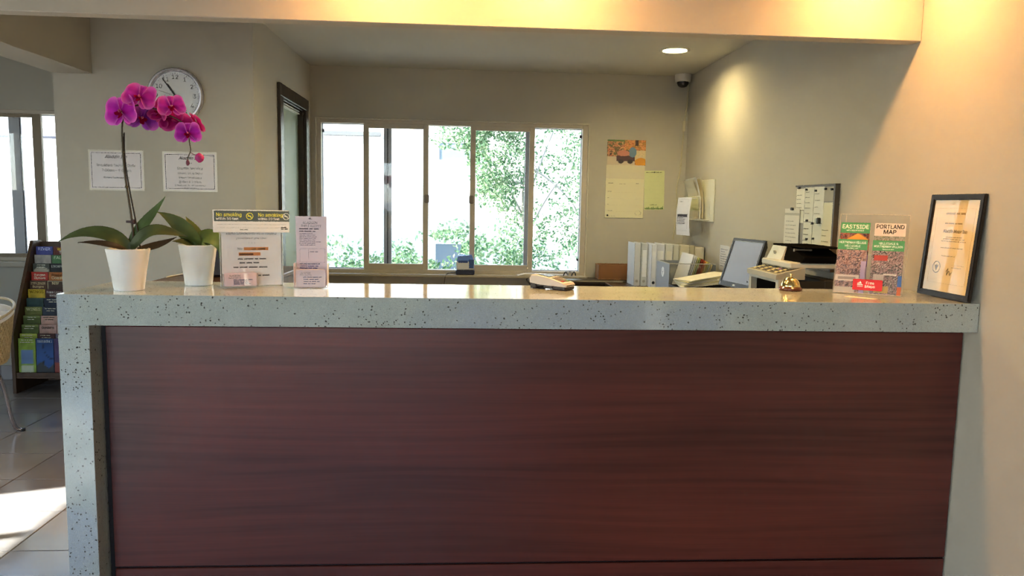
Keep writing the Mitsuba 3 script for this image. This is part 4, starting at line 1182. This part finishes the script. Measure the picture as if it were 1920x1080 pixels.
for k in range(12):
    xx = x0 + .10 + k * .0122
    lean = .075
    P = np.array([[xx, z0 + .010], [xx + .004, z0 + .010], [xx + lean + .004, z1 + .062 - .006 * k], [xx + lean, z1 + .062 - .006 * k]])
    pts = [(a, y, b) for a, b in P for y in (y0 + .02, y1 - .05)]
    nm = (('leftmost', 'second', 'third')[k] + ' white document from the left in the file bin' if k < 3 else None)
    labs = {3: 'pale green hanging folder in the file bin', 4: 'olive green hanging folder in the file bin', 5: 'dark red hanging folder in the file bin', 6: 'brick red hanging folder in the file bin', 7: 'orange hanging folder in the file bin', 8: 'yellow hanging folder in the file bin', 9: 'yellow green hanging folder in the file bin', 10: 'grey hanging folder in the file bin', 11: 'tan hanging folder rightmost in the file bin'}
    add('document' if k < 3 else 'hanging_folder', hull(pts), 'vc_matte', S(fcol[k]), label=nm or labs[k], cat_='document' if k < 3 else 'folder', group='white documents in the file bin' if k < 3 else 'folders in the file bin')
add('ballpoint_pen', tube([(2.83, 2.585, .872), (2.90, 2.58, .846), (2.965, 2.585, .826)], .0065, 8, 8), 'vc_gloss', S(20, 20, 22), smooth=True, label='black pen leaning at the front of the file bin', cat_='pen') if False else None

# stack of papers in front of the bin
t = thing('paper_tray', 'dark letter tray under the fanned white papers on the side desk', 'tray')
add(t + '__tray', cat(cbox(2.70, 3.06, 2.16, 2.50, .7905, .80, .002), cbox(2.70, 2.706, 2.16, 2.50, .80, .868, .002), cbox(3.054, 3.06, 2.16, 2.50, .80, .868, .002), cbox(2.70, 3.06, 2.494, 2.50, .80, .868, .002)), 'vc_satin', S(44, 44, 48))
for k in range(7):
    a = (k - 3) * .06 + .03 * (-1) ** k
    w, h = .30, .24
    z = .872 + .0075 * k
    c_, s_ = math.cos(a), math.sin(a)
    n_ = 8
    g = np.linspace(0, 1, n_)
    uu, vv = np.meshgrid(g, g, indexing='ij')
    lx, ly = (uu - .5) * w, (vv - .5) * h
    zz = z + .16 * (lx * c_ - ly * s_ + .15)
    P = np.stack([2.875 + lx * c_ - ly * s_, 2.33 + lx * s_ + ly * c_, zz], -1)
    top, bot = grid_mesh(P), grid_mesh((P - [0, 0, .005])[:, ::-1])
    ed = []
    for q in (P[0], P[-1], P[:, 0], P[:, -1]):
        ed.append(grid_mesh(np.stack([q, q - [0, 0, .005]], 1)))
    add('fanned_paper', cat(top, bot, *ed), 'vc_matte', S(*((228, 222, 200), (232, 226, 206), (226, 218, 170))[k % 3]), label=('bottom', 'second lowest', 'third lowest', 'middle', 'third highest', 'second highest', 'topmost')[k] + ' sheet in the fanned pile of white papers left of the monitor', cat_='paper', group='fanned papers left of the monitor')

# monitor
t = thing('computer_monitor', 'black flat computer monitor tilted back on the side desk, screen off', 'monitor')
BL, BR, TL = np.array([2.875, 2.017, .921]), np.array([2.927, 1.651, .921]), np.array([2.963, 2.029, 1.207])
F = Frame(BL, BR - BL, TL - BL)
WM2, HM2 = .370, .300
bz = extrude(sbox(0, 0, WM2, HM2).difference(sbox(.016, .030, WM2 - .016, HM2 - .016)), .010)
bz.apply_translation([0, 0, -.008])
add(t + '__bezel', F(bz), 'vc_satin', S(34, 34, 36))
add(t + '__bezel_edge', F(cat(box(WM2 - .017, WM2 - .0155, .03, HM2 - .016, -.004, .0025), box(.016, WM2 - .016, HM2 - .0175, HM2 - .016, -.004, .0025))), 'vc_gloss', S(170, 166, 150))
add(t + '__screen', F(box(.014, WM2 - .014, .028, HM2 - .014, -.006, -.002)), 'vc_gloss', S(104, 104, 118))
add(t + '__housing', F(hull([(x, y, z) for x, y, z in [(0.002, .002, -.008), (WM2 - .002, .002, -.008), (0.002, HM2 - .002, -.008), (WM2 - .002, HM2 - .002, -.008), (.03, .03, -.040), (WM2 - .03, .03, -.040), (.03, HM2 - .03, -.040), (WM2 - .03, HM2 - .03, -.040)]])), 'vc_satin', S(28, 28, 30))
add(t + '__button', F(cbox(.172, .198, .008, .018, .001, .004, .001)), 'vc_gloss', S(214, 214, 210))
add(t + '__badge', F(cbox(.010, .020, .006, .020, .001, .003, .0008)), 'vc_gloss', S(150, 150, 150))
bc = np.array([3.000, 1.845, 0])
add(t + '__stand', cat(lathe([(.0001, .7905), (.085, .7905), (.085, .798), (.07, .806), (.0001, .808)], 32, (bc[0], bc[1], 0)), cbox(2.985, 3.012, 1.81, 1.88, .80, 1.00, .006)), 'vc_satin', S(28, 28, 30))

# printer
t = thing('office_printer', 'grey and black multifunction printer on the side desk behind the service bell', 'printer')
px0, px1, py0, py1 = 2.765, 3.060, .885, 1.245
GR = S(172, 176, 168)
fp = extrude(sbox(py0, .791, py1, 1.062).difference(sbox(py0 + .030, .83, py1 - .030, 1.046)), .03)
v = fp.vertices.copy()
fp.vertices = np.stack([px0 + v[:, 2], v[:, 0], v[:, 1]], 1)
add(t + '__front', fp, 'vc_satin', GR)
add(t + '__body', cat(cbox(px0 + .028, px1, py0 + .002, py1 - .002, .791, .826, .004), cbox(px0 + .22, px1, py0 + .002, py1 - .002, .826, 1.06, .004), box(px0 + .028, px0 + .23, py1 - .012, py1 - .003, .82, 1.055), box(px0 + .028, px0 + .23, py0 + .003, py0 + .012, .82, 1.055)), 'vc_satin', S(30, 28, 26))
add(t + '__output_tray', cbox(px0 - .005, px0 + .20, py0 + .035, py1 - .035, .842, .852, .003), 'vc_satin', S(24, 24, 24))
# sloped control panel
cp = hull([(x, y, z) for y in (py0, py1) for x, z in ((px0 - .012, 1.060), (px0 - .012, 1.084), (px0 + .125, 1.118), (px0 + .125, 1.062))])
add(t + '__control_panel', cp, 'vc_satin', S(150, 150, 136))


def cpz(x):
    return 1.084 + (x - (px0 - .012)) * (.034 / .137)


add(t + '__panel_face', hull([(x, y, cpz(x) + dz) for x in (px0 - .002, px0 + .118) for y in (py0 + .012, py1 - .012) for dz in (-.001, .0008)]), 'vc_satin', S(112, 106, 84))
for i in range(5):
    for j in range(11):
        if j in (5, 6) and i > 1:
            continue
        x, y = px0 + .008 + i * .0215, py0 + .028 + j * .0285
        add(t + '__button', hull([(a, b, cpz(a) + dz) for a in (x, x + .012) for b in (y, y + .016) for dz in (0, .0035)]), 'vc_satin', S(*((60, 56, 44), (196, 184, 132), (70, 64, 50), (150, 110, 160))[3 if (i, j) == (2, 3) else (i * 3 + j) % 3]))
add(t + '__display', hull([(a, b, cpz(a) + dz) for a in (px0 + .06, px0 + .105) for b in (py0 + .172, py0 + .222) for dz in (0, .004)]), 'vc_gloss', S(34, 34, 32))
# scanner with the document feeder on top
add(t + '__scanner', cbox(px0 + .060, px1 + .005, py0 + .02, py1, 1.110, 1.140, .006), 'vc_satin', GR)
add(t + '__lid', hull([(x, y, z) for x, y, z in [(px0 + .085, py1, 1.138), (px0 + .085, 1.07, 1.138), (px1, py1, 1.138), (px1, 1.07, 1.138), (px0 + .115, py1 - .004, 1.206), (px0 + .115, 1.085, 1.206), (px1, py1 - .01, 1.206), (px1, 1.09, 1.206)]]), 'vc_satin', S(190, 192, 178))
add(t + '__lid_mark', cyl((px0 + .094, 1.17, 1.17), (px0 + .100, 1.17, 1.172), .012, 18), 'vc_satin', S(150, 152, 140))
add(t + '__feeder', cat(hull([(x, y, z) for x, y, z in [(px0 + .10, 1.075, 1.138), (px1, 1.075, 1.138), (px0 + .115, 1.068, 1.215), (px1, 1.068, 1.215), (px0 + .11, .90, 1.138), (px1, .90, 1.138), (px0 + .12, .89, 1.165), (px1, .89, 1.165)]]), cbox(px0 + .115, px1, .885, 1.245, 1.206, 1.214, .003)), 'vc_matte', S(16, 15, 14))
add(t + '__feeder_guide', cbox(px0 + .112, px0 + .20, .985, 1.00, 1.186, 1.200, .002), 'vc_gloss', S(84, 80, 72))
add(t + '__slot', box(px0 - .0135, px0 - .011, py1 - .012, py1 - .006, 1.01, 1.02), 'vc_satin', S(30, 30, 30))

# ------------------------------------------------------------------ things on the window sill
t = thing('electric_pencil_sharpener', 'small blue and white electric desk machine on the window sill', 'office machine')
ex0, ex1, ey0, ey1, ez = 1.248, 1.392, 3.548, 3.622, WZ0 - .0015
add(t + '__base', cbox(ex0 - .004, ex1 + .004, ey0 - .004, ey1 + .002, ez, ez + .040, .008), 'vc_satin', S(36, 42, 66))
add(t + '__body', cbox(ex0, ex1, ey0, ey1, ez + .040, ez + .110, .008), 'vc_satin', S(206, 208, 212))
add(t + '__top', hull([(x, y, z) for x, y, z in [(ex0 + .002, ey0 + .002, ez + .110), (ex1 - .002, ey0 + .002, ez + .110), (ex0 + .002, ey1 - .002, ez + .110), (ex1 - .002, ey1 - .002, ez + .110), (ex0 + .012, ey0 + .012, ez + .150), (ex1 - .02, ey0 + .012, ez + .160), (ex0 + .012, ey1 - .006, ez + .150), (ex1 - .02, ey1 - .006, ez + .160)]]), 'vc_satin', S(84, 124, 200))
add(t + '__front_slot', cbox(ex0 + .015, ex1 - .052, ey0 - .002, ey0 + .003, ez + .098, ez + .116, .001), 'vc_satin', S(50, 70, 130))
add(t + '__side_panel', cbox(ex1 - .042, ex1 - .002, ey0 - .003, ey0 + .004, ez + .055, ez + .125, .002), 'vc_satin', S(50, 74, 130))
add(t + '__cord', tube([(ex0 - .002, 3.60, ez + .015), (1.21, 3.59, ez + .012), (1.17, 3.555, ez + .004), (1.155, 3.538, ez - .05), (1.158, 3.60, ez - .30), (1.16, 3.62, .45)], .003, 6, 40), 'vc_satin', S(40, 38, 36), smooth=True)
t = thing('folded_blind_strip', 'long pale strip lying on the right part of the window sill', 'strip')
add(t + '__strip', sweep([(1.745, 3.56, WZ0 + .002), (1.80, 3.575, WZ0 + .014), (1.90, 3.58, WZ0 + .014), (2.16, 3.58, WZ0 + .004)], np.array([[.016, .004], [-.016, .004], [-.016, -.004], [.016, -.004]])), 'vc_satin', S(240, 240, 242))
for k in range(3):
    tag(add('cable_loop', tube([(2.12 + .034 * k, 3.565, WZ0 + .003), (2.14 + .034 * k, 3.56, WZ0 + .032 + .004 * (k % 2)), (2.15 + .034 * k, 3.575, WZ0 + .018), (2.155 + .034 * k, 3.59, WZ0 + .003)], .0045, 6, 18), 'vc_gloss', S(34, 34, 40) if k % 2 == 0 else S(150, 156, 170), smooth=True),
        ('black cable loop on the window sill behind the card terminal', 'grey cable loop between two black ones on the window sill', 'black cable loop at the right end of the window sill')[k], 'cable', 'cables on the window sill')

# ------------------------------------------------------------------ brochure rack
t = thing('brochure_rack', 'brown wood tiered brochure rack standing under the far left window', 'brochure rack')
RX0, RX1 = -1.832, -1.28
side = Polygon([(2.865, .002), (3.285, .002), (3.285, 1.06), (3.165, 1.06), (2.865, .42)])
for x in (RX0, RX1 - .022):
    m = extrude(side, .022)
    v = m.vertices.copy()
    m.vertices = np.stack([x + v[:, 2], v[:, 0], v[:, 1]], 1)
    m.invert() if m.volume < 0 else None
    add(t + '__side_panel', m, 'brown_wood')
add(t + '__back', cbox(RX0 + .022, RX1 - .022, 3.265, 3.28, .004, 1.05, .002), 'brown_wood')
add(t + '__bottom_shelf', cbox(RX0 + .022, RX1 - .022, 2.872, 3.265, .108, .122, .002), 'brown_wood')
rows = [
    ['#8ea83c', '#3c6aa0', '#5a4a78', '#3c5a7c'], ['#98ac3a', '#4c2c2c', '#7a7484', '#6a3030'], ['#5e7034', '#d4b0a6', '#d8b8b0', '#54603c'], ['#566830', '#d8b4a8', '#c04438', '#8c7c54'], ['#7c8440', '#3c4656', '#5a5448', '#30405a'], ['#34504c', '#26344a', '#54423a', '#6a5a40'],
    ['#d0b030', '#4a2420', '#8c6c34', '#3c3c34'], ['#5a3c28', '#4a3426', '#7c5c3c', '#54301c'], ['#b83024', '#b0662c', '#8c4a24', '#6a5434'], ['#4a4c42', '#1c1e20', '#3c3c3c', '#505a4a'], ['#b0a8a0', '#4e7a4a', '#6a7a5a', '#8c8c7c'], ['#4a4f9a', '#6a2a20', '#7a3a2c', '#3c3c6a']]
names = {(0, 0): 'lime green and blue', (0, 1): 'blue', (0, 2): 'purple', (1, 0): 'lime green', (1, 1): 'dark maroon', (2, 0): 'moss green', (2, 1): 'pale pink', (3, 0): 'dark green', (3, 1): 'pink', (3, 2): 'red', (4, 0): 'olive green', (4, 1): 'blue grey', (5, 0): 'dark teal', (5, 1): 'navy blue',
         (6, 0): 'yellow', (6, 1): 'dark maroon', (7, 0): 'brown', (7, 1): 'dark brown framed', (8, 0): 'red', (8, 1): 'orange', (9, 0): 'dark grey', (9, 1): 'black', (10, 0): 'blank grey', (10, 1): 'green', (11, 0): 'blue', (11, 1): 'dark red'}
words = {(11, 0): [('RIVER', '#c8ccf0')], (11, 1): [('WET', '#e8c040'), ('TO', '#f0f0e8')], (10, 1): [('FALLS', '#d0e0c0')], (9, 1): [('ESCAPOD', '#c8c8c0')], (8, 0): [('Bungee', '#f0d8c0'), ('Ziplines', '#f0d8c0')], (8, 1): [('Oregon', '#4a2c14'), ('Coast', '#e8d8b0')],
         (7, 0): [('ZIPLINES', '#d0b890'), ('Bungee', '#d0b890')], (7, 1): [('NW', '#d8c8a0')], (6, 0): [('WINGS', '#8a6c14')], (6, 1): [('Frank Lloyd', '#e8e0d8'), ('Wright', '#e8e0d8')], (5, 0): [('', '#fff')], (4, 0): [('WINES', '#d8d8a8')], (2, 1): [('Gardens', '#4a3a34')], (0, 1): [('TOUR GUIDE 1', '#e0e8f0')]}
ordw = ['bottom', 'second lowest', 'third lowest', 'fourth lowest', 'fifth lowest', 'sixth lowest', 'sixth highest', 'fifth highest', 'fourth highest', 'third highest', 'second highest', 'top']
colw = ['left', 'middle', 'right', 'far right']
for r in range(12):
    zb_ = .124 + .0600 * r
    yb_ = 2.896 + .0255 * r
    add(t + '__ledge', cbox(RX0 + .022, RX1 - .022, yb_ - .006, yb_ - .002, zb_, zb_ + .035, .001) if r else cbox(RX0 + .022, RX1 - .022, 2.874, 2.882, .12, .150, .001), 'brown_wood')
    for cidx in range(4):
        x = RX0 + .027 + cidx * .1215
        col = rows[r][cidx]
        hgt = .232 if r else .262
        w = .1165
        nm = names.get((r, cidx), None)
        lab = f'{nm + " " if nm else ""}brochure in the {ordw[r]} row of the brochure rack, {colw[cidx]} column'
        b = thing('brochure', lab, 'brochure', 'brochures in the rack')
        F = Frame((x, yb_ + .004, zb_ + .002), (1, 0, 0), (0, .03, 1))
        add(b + '__stack', F(box(0, w, 0, hgt, -.008, 0)), 'vc_satin', S(col) * .8 + .1)
        base = S(col)

        def pic(u, v, c, base=base, r=r, cidx=cidx):
            k = meshkit.fbm(np.stack([u * 5, v * 8, np.full_like(u, r * 3 + cidx)], -1), 2, r)[:, None]
            c = base * (0.75 + 0.6 * k)
            if (r, cidx) == (0, 0):
                m_ = (u > .12) & (u < .88) & (v > .30) & (v < .68)
                c[m_] = S('#7c9ccc') * (.7 + .8 * np.abs(v[m_] - .45))[:, None]
                c[(u > .12) & (u < .88) & (v > .06) & (v < .26)] = S('#c8ccb0')
            if (r, cidx) == (0, 1):
                c = S('#2a4a80') * (1.0 + 1.3 * v * (1 - v) * 2)[:, None]
                c[v < .28 + .08 * np.sin(u * 7)] = S('#404448')
                c[np.abs(((u - .9) ** 2 + (v - 1.0) ** 2) ** .5 - .55) < .025] = S('#20305c')
                c[(np.abs(u - .42 - .5 * (v - .36)) < .03) & (v > .3) & (v < .48)] = S('#1c2430')
            if (r, cidx) == (0, 2):
                c[v < .35] = S('#9a4a40')
            if (r, cidx) == (9, 0):
                c[((u - .5) / .42) ** 2 + ((v - .76) / .12) ** 2 < 1] = S('#b8b09c')
            if (r, cidx) == (7, 1):
                c[(np.abs(u - .5) > .42) | (v > .96)] = S('#b8a888')
            if r in (1, 2, 3) and cidx == 0:
                c[v > .94] = S('#c0cc58') if r == 1 else S('#8a9a54')
            return c
        m, cc = print_grid(w, hgt, 10, 24, lambda u, v: pic(u, v, None), .0004)
        add(b + '__cover', F(m), 'vc_satin', cc, smooth=False)
        ws = words.get((r, cidx))
        its = []
        if ws is None and cidx < 3 and (r, cidx) != (10, 0):
            its.append((fine_print(.012, w - .012, hgt - .030, hgt - .014, 2, .007, r * 4 + cidx, True), '#e0dccc' if sum(base) < .8 else '#5a5048'))
        for q, (s_, cc_) in enumerate(ws or []):
            if s_:
                its.append((fit_text(s_, .021 if len(s_) < 6 else .016, w * .86, w / 2, hgt - .028 - .023 * q, bold=True, depth=.0004), cc_))
        if its:
            letters(b, Frame(F.p([[0, 0, .0005]])[0], (1, 0, 0), F.u), its)

# ------------------------------------------------------------------ chair at the far left
t = thing('tub_chair', 'cream perforated tub chair on chrome legs at the far left edge', 'chair')
ccx, ccy = -1.565, 1.72
R_ = .335
th0, th1 = math.radians(-75), math.radians(255)
ap = []
arc = R_ * (th1 - th0)
ny, nx_ = 11, 66
for j in range(ny):
    for i in range(nx_):
        u0 = .03 + (i + .5 * (j % 2)) * (arc - .06) / nx_
        z = .035 + j * .031
        ap.append(Polygon([(u0 - .0095, z), (u0, z - .0125), (u0 + .0095, z), (u0, z + .0125)]))
poly = sbox(0, 0, arc, .40).difference(unary_union(ap))
m = extrude(poly, .006)
m = m.subdivide_to_size(.05) if False else m
v = np.array(m.vertices)
th = th0 + v[:, 0] / R_
top = .30 + .10 * np.clip(np.sin((th - math.radians(-20)) * .75), 0, 1)
rr = R_ + v[:, 2] + .04 * (v[:, 1] / .4)
vz = .45 + v[:, 1] * (.62 + .22 * np.clip(np.cos(th - math.radians(70)), 0, 1))
m.vertices = np.stack([ccx + rr * np.cos(th), ccy + rr * np.sin(th), vz], 1)
add(t + '__shell', m, 'vc_satin', S(206, 184, 146))
thl = np.linspace(th0, th1, 60)
add(t + '__rim', tube(np.stack([ccx + (R_ + .043) * np.cos(thl), ccy + (R_ + .043) * np.sin(thl), .45 + .4 * (.62 + .22 * np.clip(np.cos(thl - math.radians(70)), 0, 1))], 1), .008, 8), 'vc_satin', S(214, 194, 160), smooth=True)
add(t + '__seat', lathe([(.0001, .435), (.30, .440), (.335, .452), (.33, .462), (.28, .458), (.0001, .450)], 40, (ccx, ccy, 0)), 'vc_satin', S(206, 184, 146), smooth=40)
for a, tx, ty in ((0, .20, .16), (1, -.20, .16), (2, .20, -.16), (3, -.20, -.16)):
    foot = (ccx + tx * 1.42, ccy + ty * 1.75, .012)
    add(t + '__leg', tube([(ccx + tx * .55, ccy + ty * .55, .43), (ccx + tx * .93, ccy + ty * .98, .425), (ccx + tx * 1.05, ccy + ty * 1.15, .38), foot], .011, 10, 40), 'chrome', smooth=True)
    add(t + '__glide', cyl((foot[0], foot[1], .0005), (foot[0], foot[1], .016), .0135, 14), 'vc_satin', S(30, 30, 32))

# ------------------------------------------------------------------ outside: buildings, tree, shrubs
t = thing('white_building', 'bright white neighbouring building seen through the left panes of the office window', 'building')
add(t + '__wall', box(-9.0, 9.0, 13.0, 18.0, -.25, 6.0), 'outside_wall')
add(t + '__roof', box(-9.2, 9.2, 12.6, 18.2, 6.0, 6.1), 'outside_wall')
add(t + '__trim_board', box(-9.0, -.40, 12.90, 13.0, 2.70, 2.78), 'vc_matte', S(120, 120, 120))
for x0, x1, z0, z1 in ((.72, 1.62, 2.20, 2.66), (.66, 1.60, -.1, .62)):
    f = add(t + '__window', cat(box(x0, x1, 12.95, 13.0, z0, z0 + .06), box(x0, x1, 12.95, 13.0, z1 - .06, z1), box(x0, x0 + .06, 12.95, 13.0, z0, z1), box(x1 - .06, x1, 12.95, 13.0, z0, z1)), 'outside_wall')
    add(f + '__pane', box(x0 + .06, x1 - .06, 12.97, 12.99, z0 + .06, z1 - .06), 'vc_gloss', S(120, 130, 136))
t = thing('sided_house', 'pale house with horizontal siding seen through the far left window', 'building')
for k in range(24):
    add(t + '__siding', cbox(-9.0, -2.4, 9.0 - .018, 9.02, -.25 + k * .15, -.25 + k * .15 + .158, .004), 'vc_matte', S(206, 216, 218))
add(t + '__wall', box(-9.0, -2.4, 9.02, 12.0, -.25, 3.4), 'outside_wall')
add(t + '__roof', box(-9.3, -2.2, 8.6, 12.0, 3.4, 3.5), 'vc_matte', S(150, 150, 150))
t = thing('balcony_rail', 'dark rail with thin posts outside the far left window', 'railing')
add(t + '__rail', cyl((-5.5, 6.0, 2.02), (-2.2, 6.0, 2.02), .022, 8), 'vc_satin', S(90, 92, 110))
for k in range(7):
    add(t + '__post', cyl((-5.5 + k * .55, 6.0, -.25), (-5.5 + k * .55, 6.0, 2.02), .014, 8), 'vc_satin', S(150, 150, 156))


def foliage(blobs, n, size, seed, cols):
    r = np.random.default_rng(seed)
    wts = np.array([b[3] * b[4] * b[5] * b[6] for b in blobs])
    pick = r.choice(len(blobs), n, p=wts / wts.sum())
    B = np.array([b[:6] for b in blobs])[pick]
    d = r.normal(size=(n, 3))
    d /= np.linalg.norm(d, axis=1, keepdims=True)
    rad = r.uniform(.15, 1, n) ** .5
    c = B[:, :3] + d * rad[:, None] * B[:, 3:]
    keep = meshkit.fbm(c * 3.6, 2, seed) > .47
    c = c[keep]
    n = len(c)
    a = r.normal(size=(n, 3))
    a /= np.linalg.norm(a, axis=1, keepdims=True)
    b = np.cross(a, r.normal(size=(n, 3)))
    b /= np.linalg.norm(b, axis=1, keepdims=True)
    s = size * r.uniform(.6, 1.3, n)[:, None]
    V = np.stack([c - a * s, c + b * s * .55, c + a * s, c - b * s * .55], 1).reshape(-1, 3)
    i = np.arange(n)[:, None] * 4
    Fc = np.vstack([i + [0, 1, 2], i + [0, 2, 3]])
    cc = np.array([S(q) for q in cols])[r.integers(0, len(cols), n)]
    return trimesh.Trimesh(V, Fc, process=False), np.repeat(cc, 4, 0)


GR_ = ['#789070', '#8ca47e', '#648466', '#9cae8e', '#56785a']
t = thing('leafy_tree', 'leafy green tree outside the right half of the office window', 'tree')
add(t + '__trunk', tube([(2.14, 7.6, -.26), (2.16, 7.6, .6), (2.11, 7.58, 1.3), (2.14, 7.6, 2.2), (2.1, 7.6, 3.0)], [.07, .055, .045, .035, .02], 9, 30), 'vc_matte', S(176, 170, 160), smooth=True)
for k, e in enumerate(((2.7, 7.5, 1.9), (1.35, 7.4, 2.3), (2.6, 7.8, 2.6), (1.5, 7.7, 1.5), (2.9, 7.6, 1.2))):
    add(t + '__branch', tube([(2.13, 7.6, .9 + .25 * k), ((2.13 + e[0]) / 2, 7.55, (.9 + .25 * k + e[2]) / 2 + .1), e], [.016, .011, .005], 7, 16), 'vc_matte', S(176, 170, 160), smooth=True)
m, cc = foliage([(1.72, 7.5, 2.0, .42, .5, .75, 1.5), (1.2, 7.5, 2.45, .5, .4, .4, 1.0), (2.1, 7.6, 1.0, .4, .4, .5, .8), (2.62, 7.6, 1.7, .5, .4, 1.0, .62), (2.75, 7.6, .7, .5, .4, .45, .6), (1.7, 7.4, .6, .55, .4, .5, 1.0), (2.2, 7.7, 2.9, .9, .5, .5, .8)], 21000, .028, 5, GR_)
add(t + '__foliage', m, 'tree_leaf', cc, smooth=False, kind='stuff')
t = thing('garden_hedge', 'low loose green hedge outside the office window below the white building', 'hedge')
m, cc = foliage([(-.3, 6.6, .75, .55, .4, .30, .5), (.1, 6.6, .45, .6, .4, .35, .6), (.55, 6.7, .50, .45, .4, .45, .7), (.72, 6.7, .85, .3, .3, .2, .5), (1.15, 6.7, .55, .5, .4, .55, 1.3), (1.2, 6.8, .9, .4, .3, .3, .9)], 11000, .027, 20, GR_)
add(t + '__foliage', m, 'tree_leaf', cc, smooth=False, kind='stuff')
for cx in (-.4, .05, .5, .9, 1.3):
    add(t + '__stem', tube([(cx, 6.68, -.26), (cx + .05, 6.68, .2), (cx + .08, 6.68, .7)], [.012, .009, .004], 6, 10), 'vc_matte', S(160, 152, 140), smooth=True)
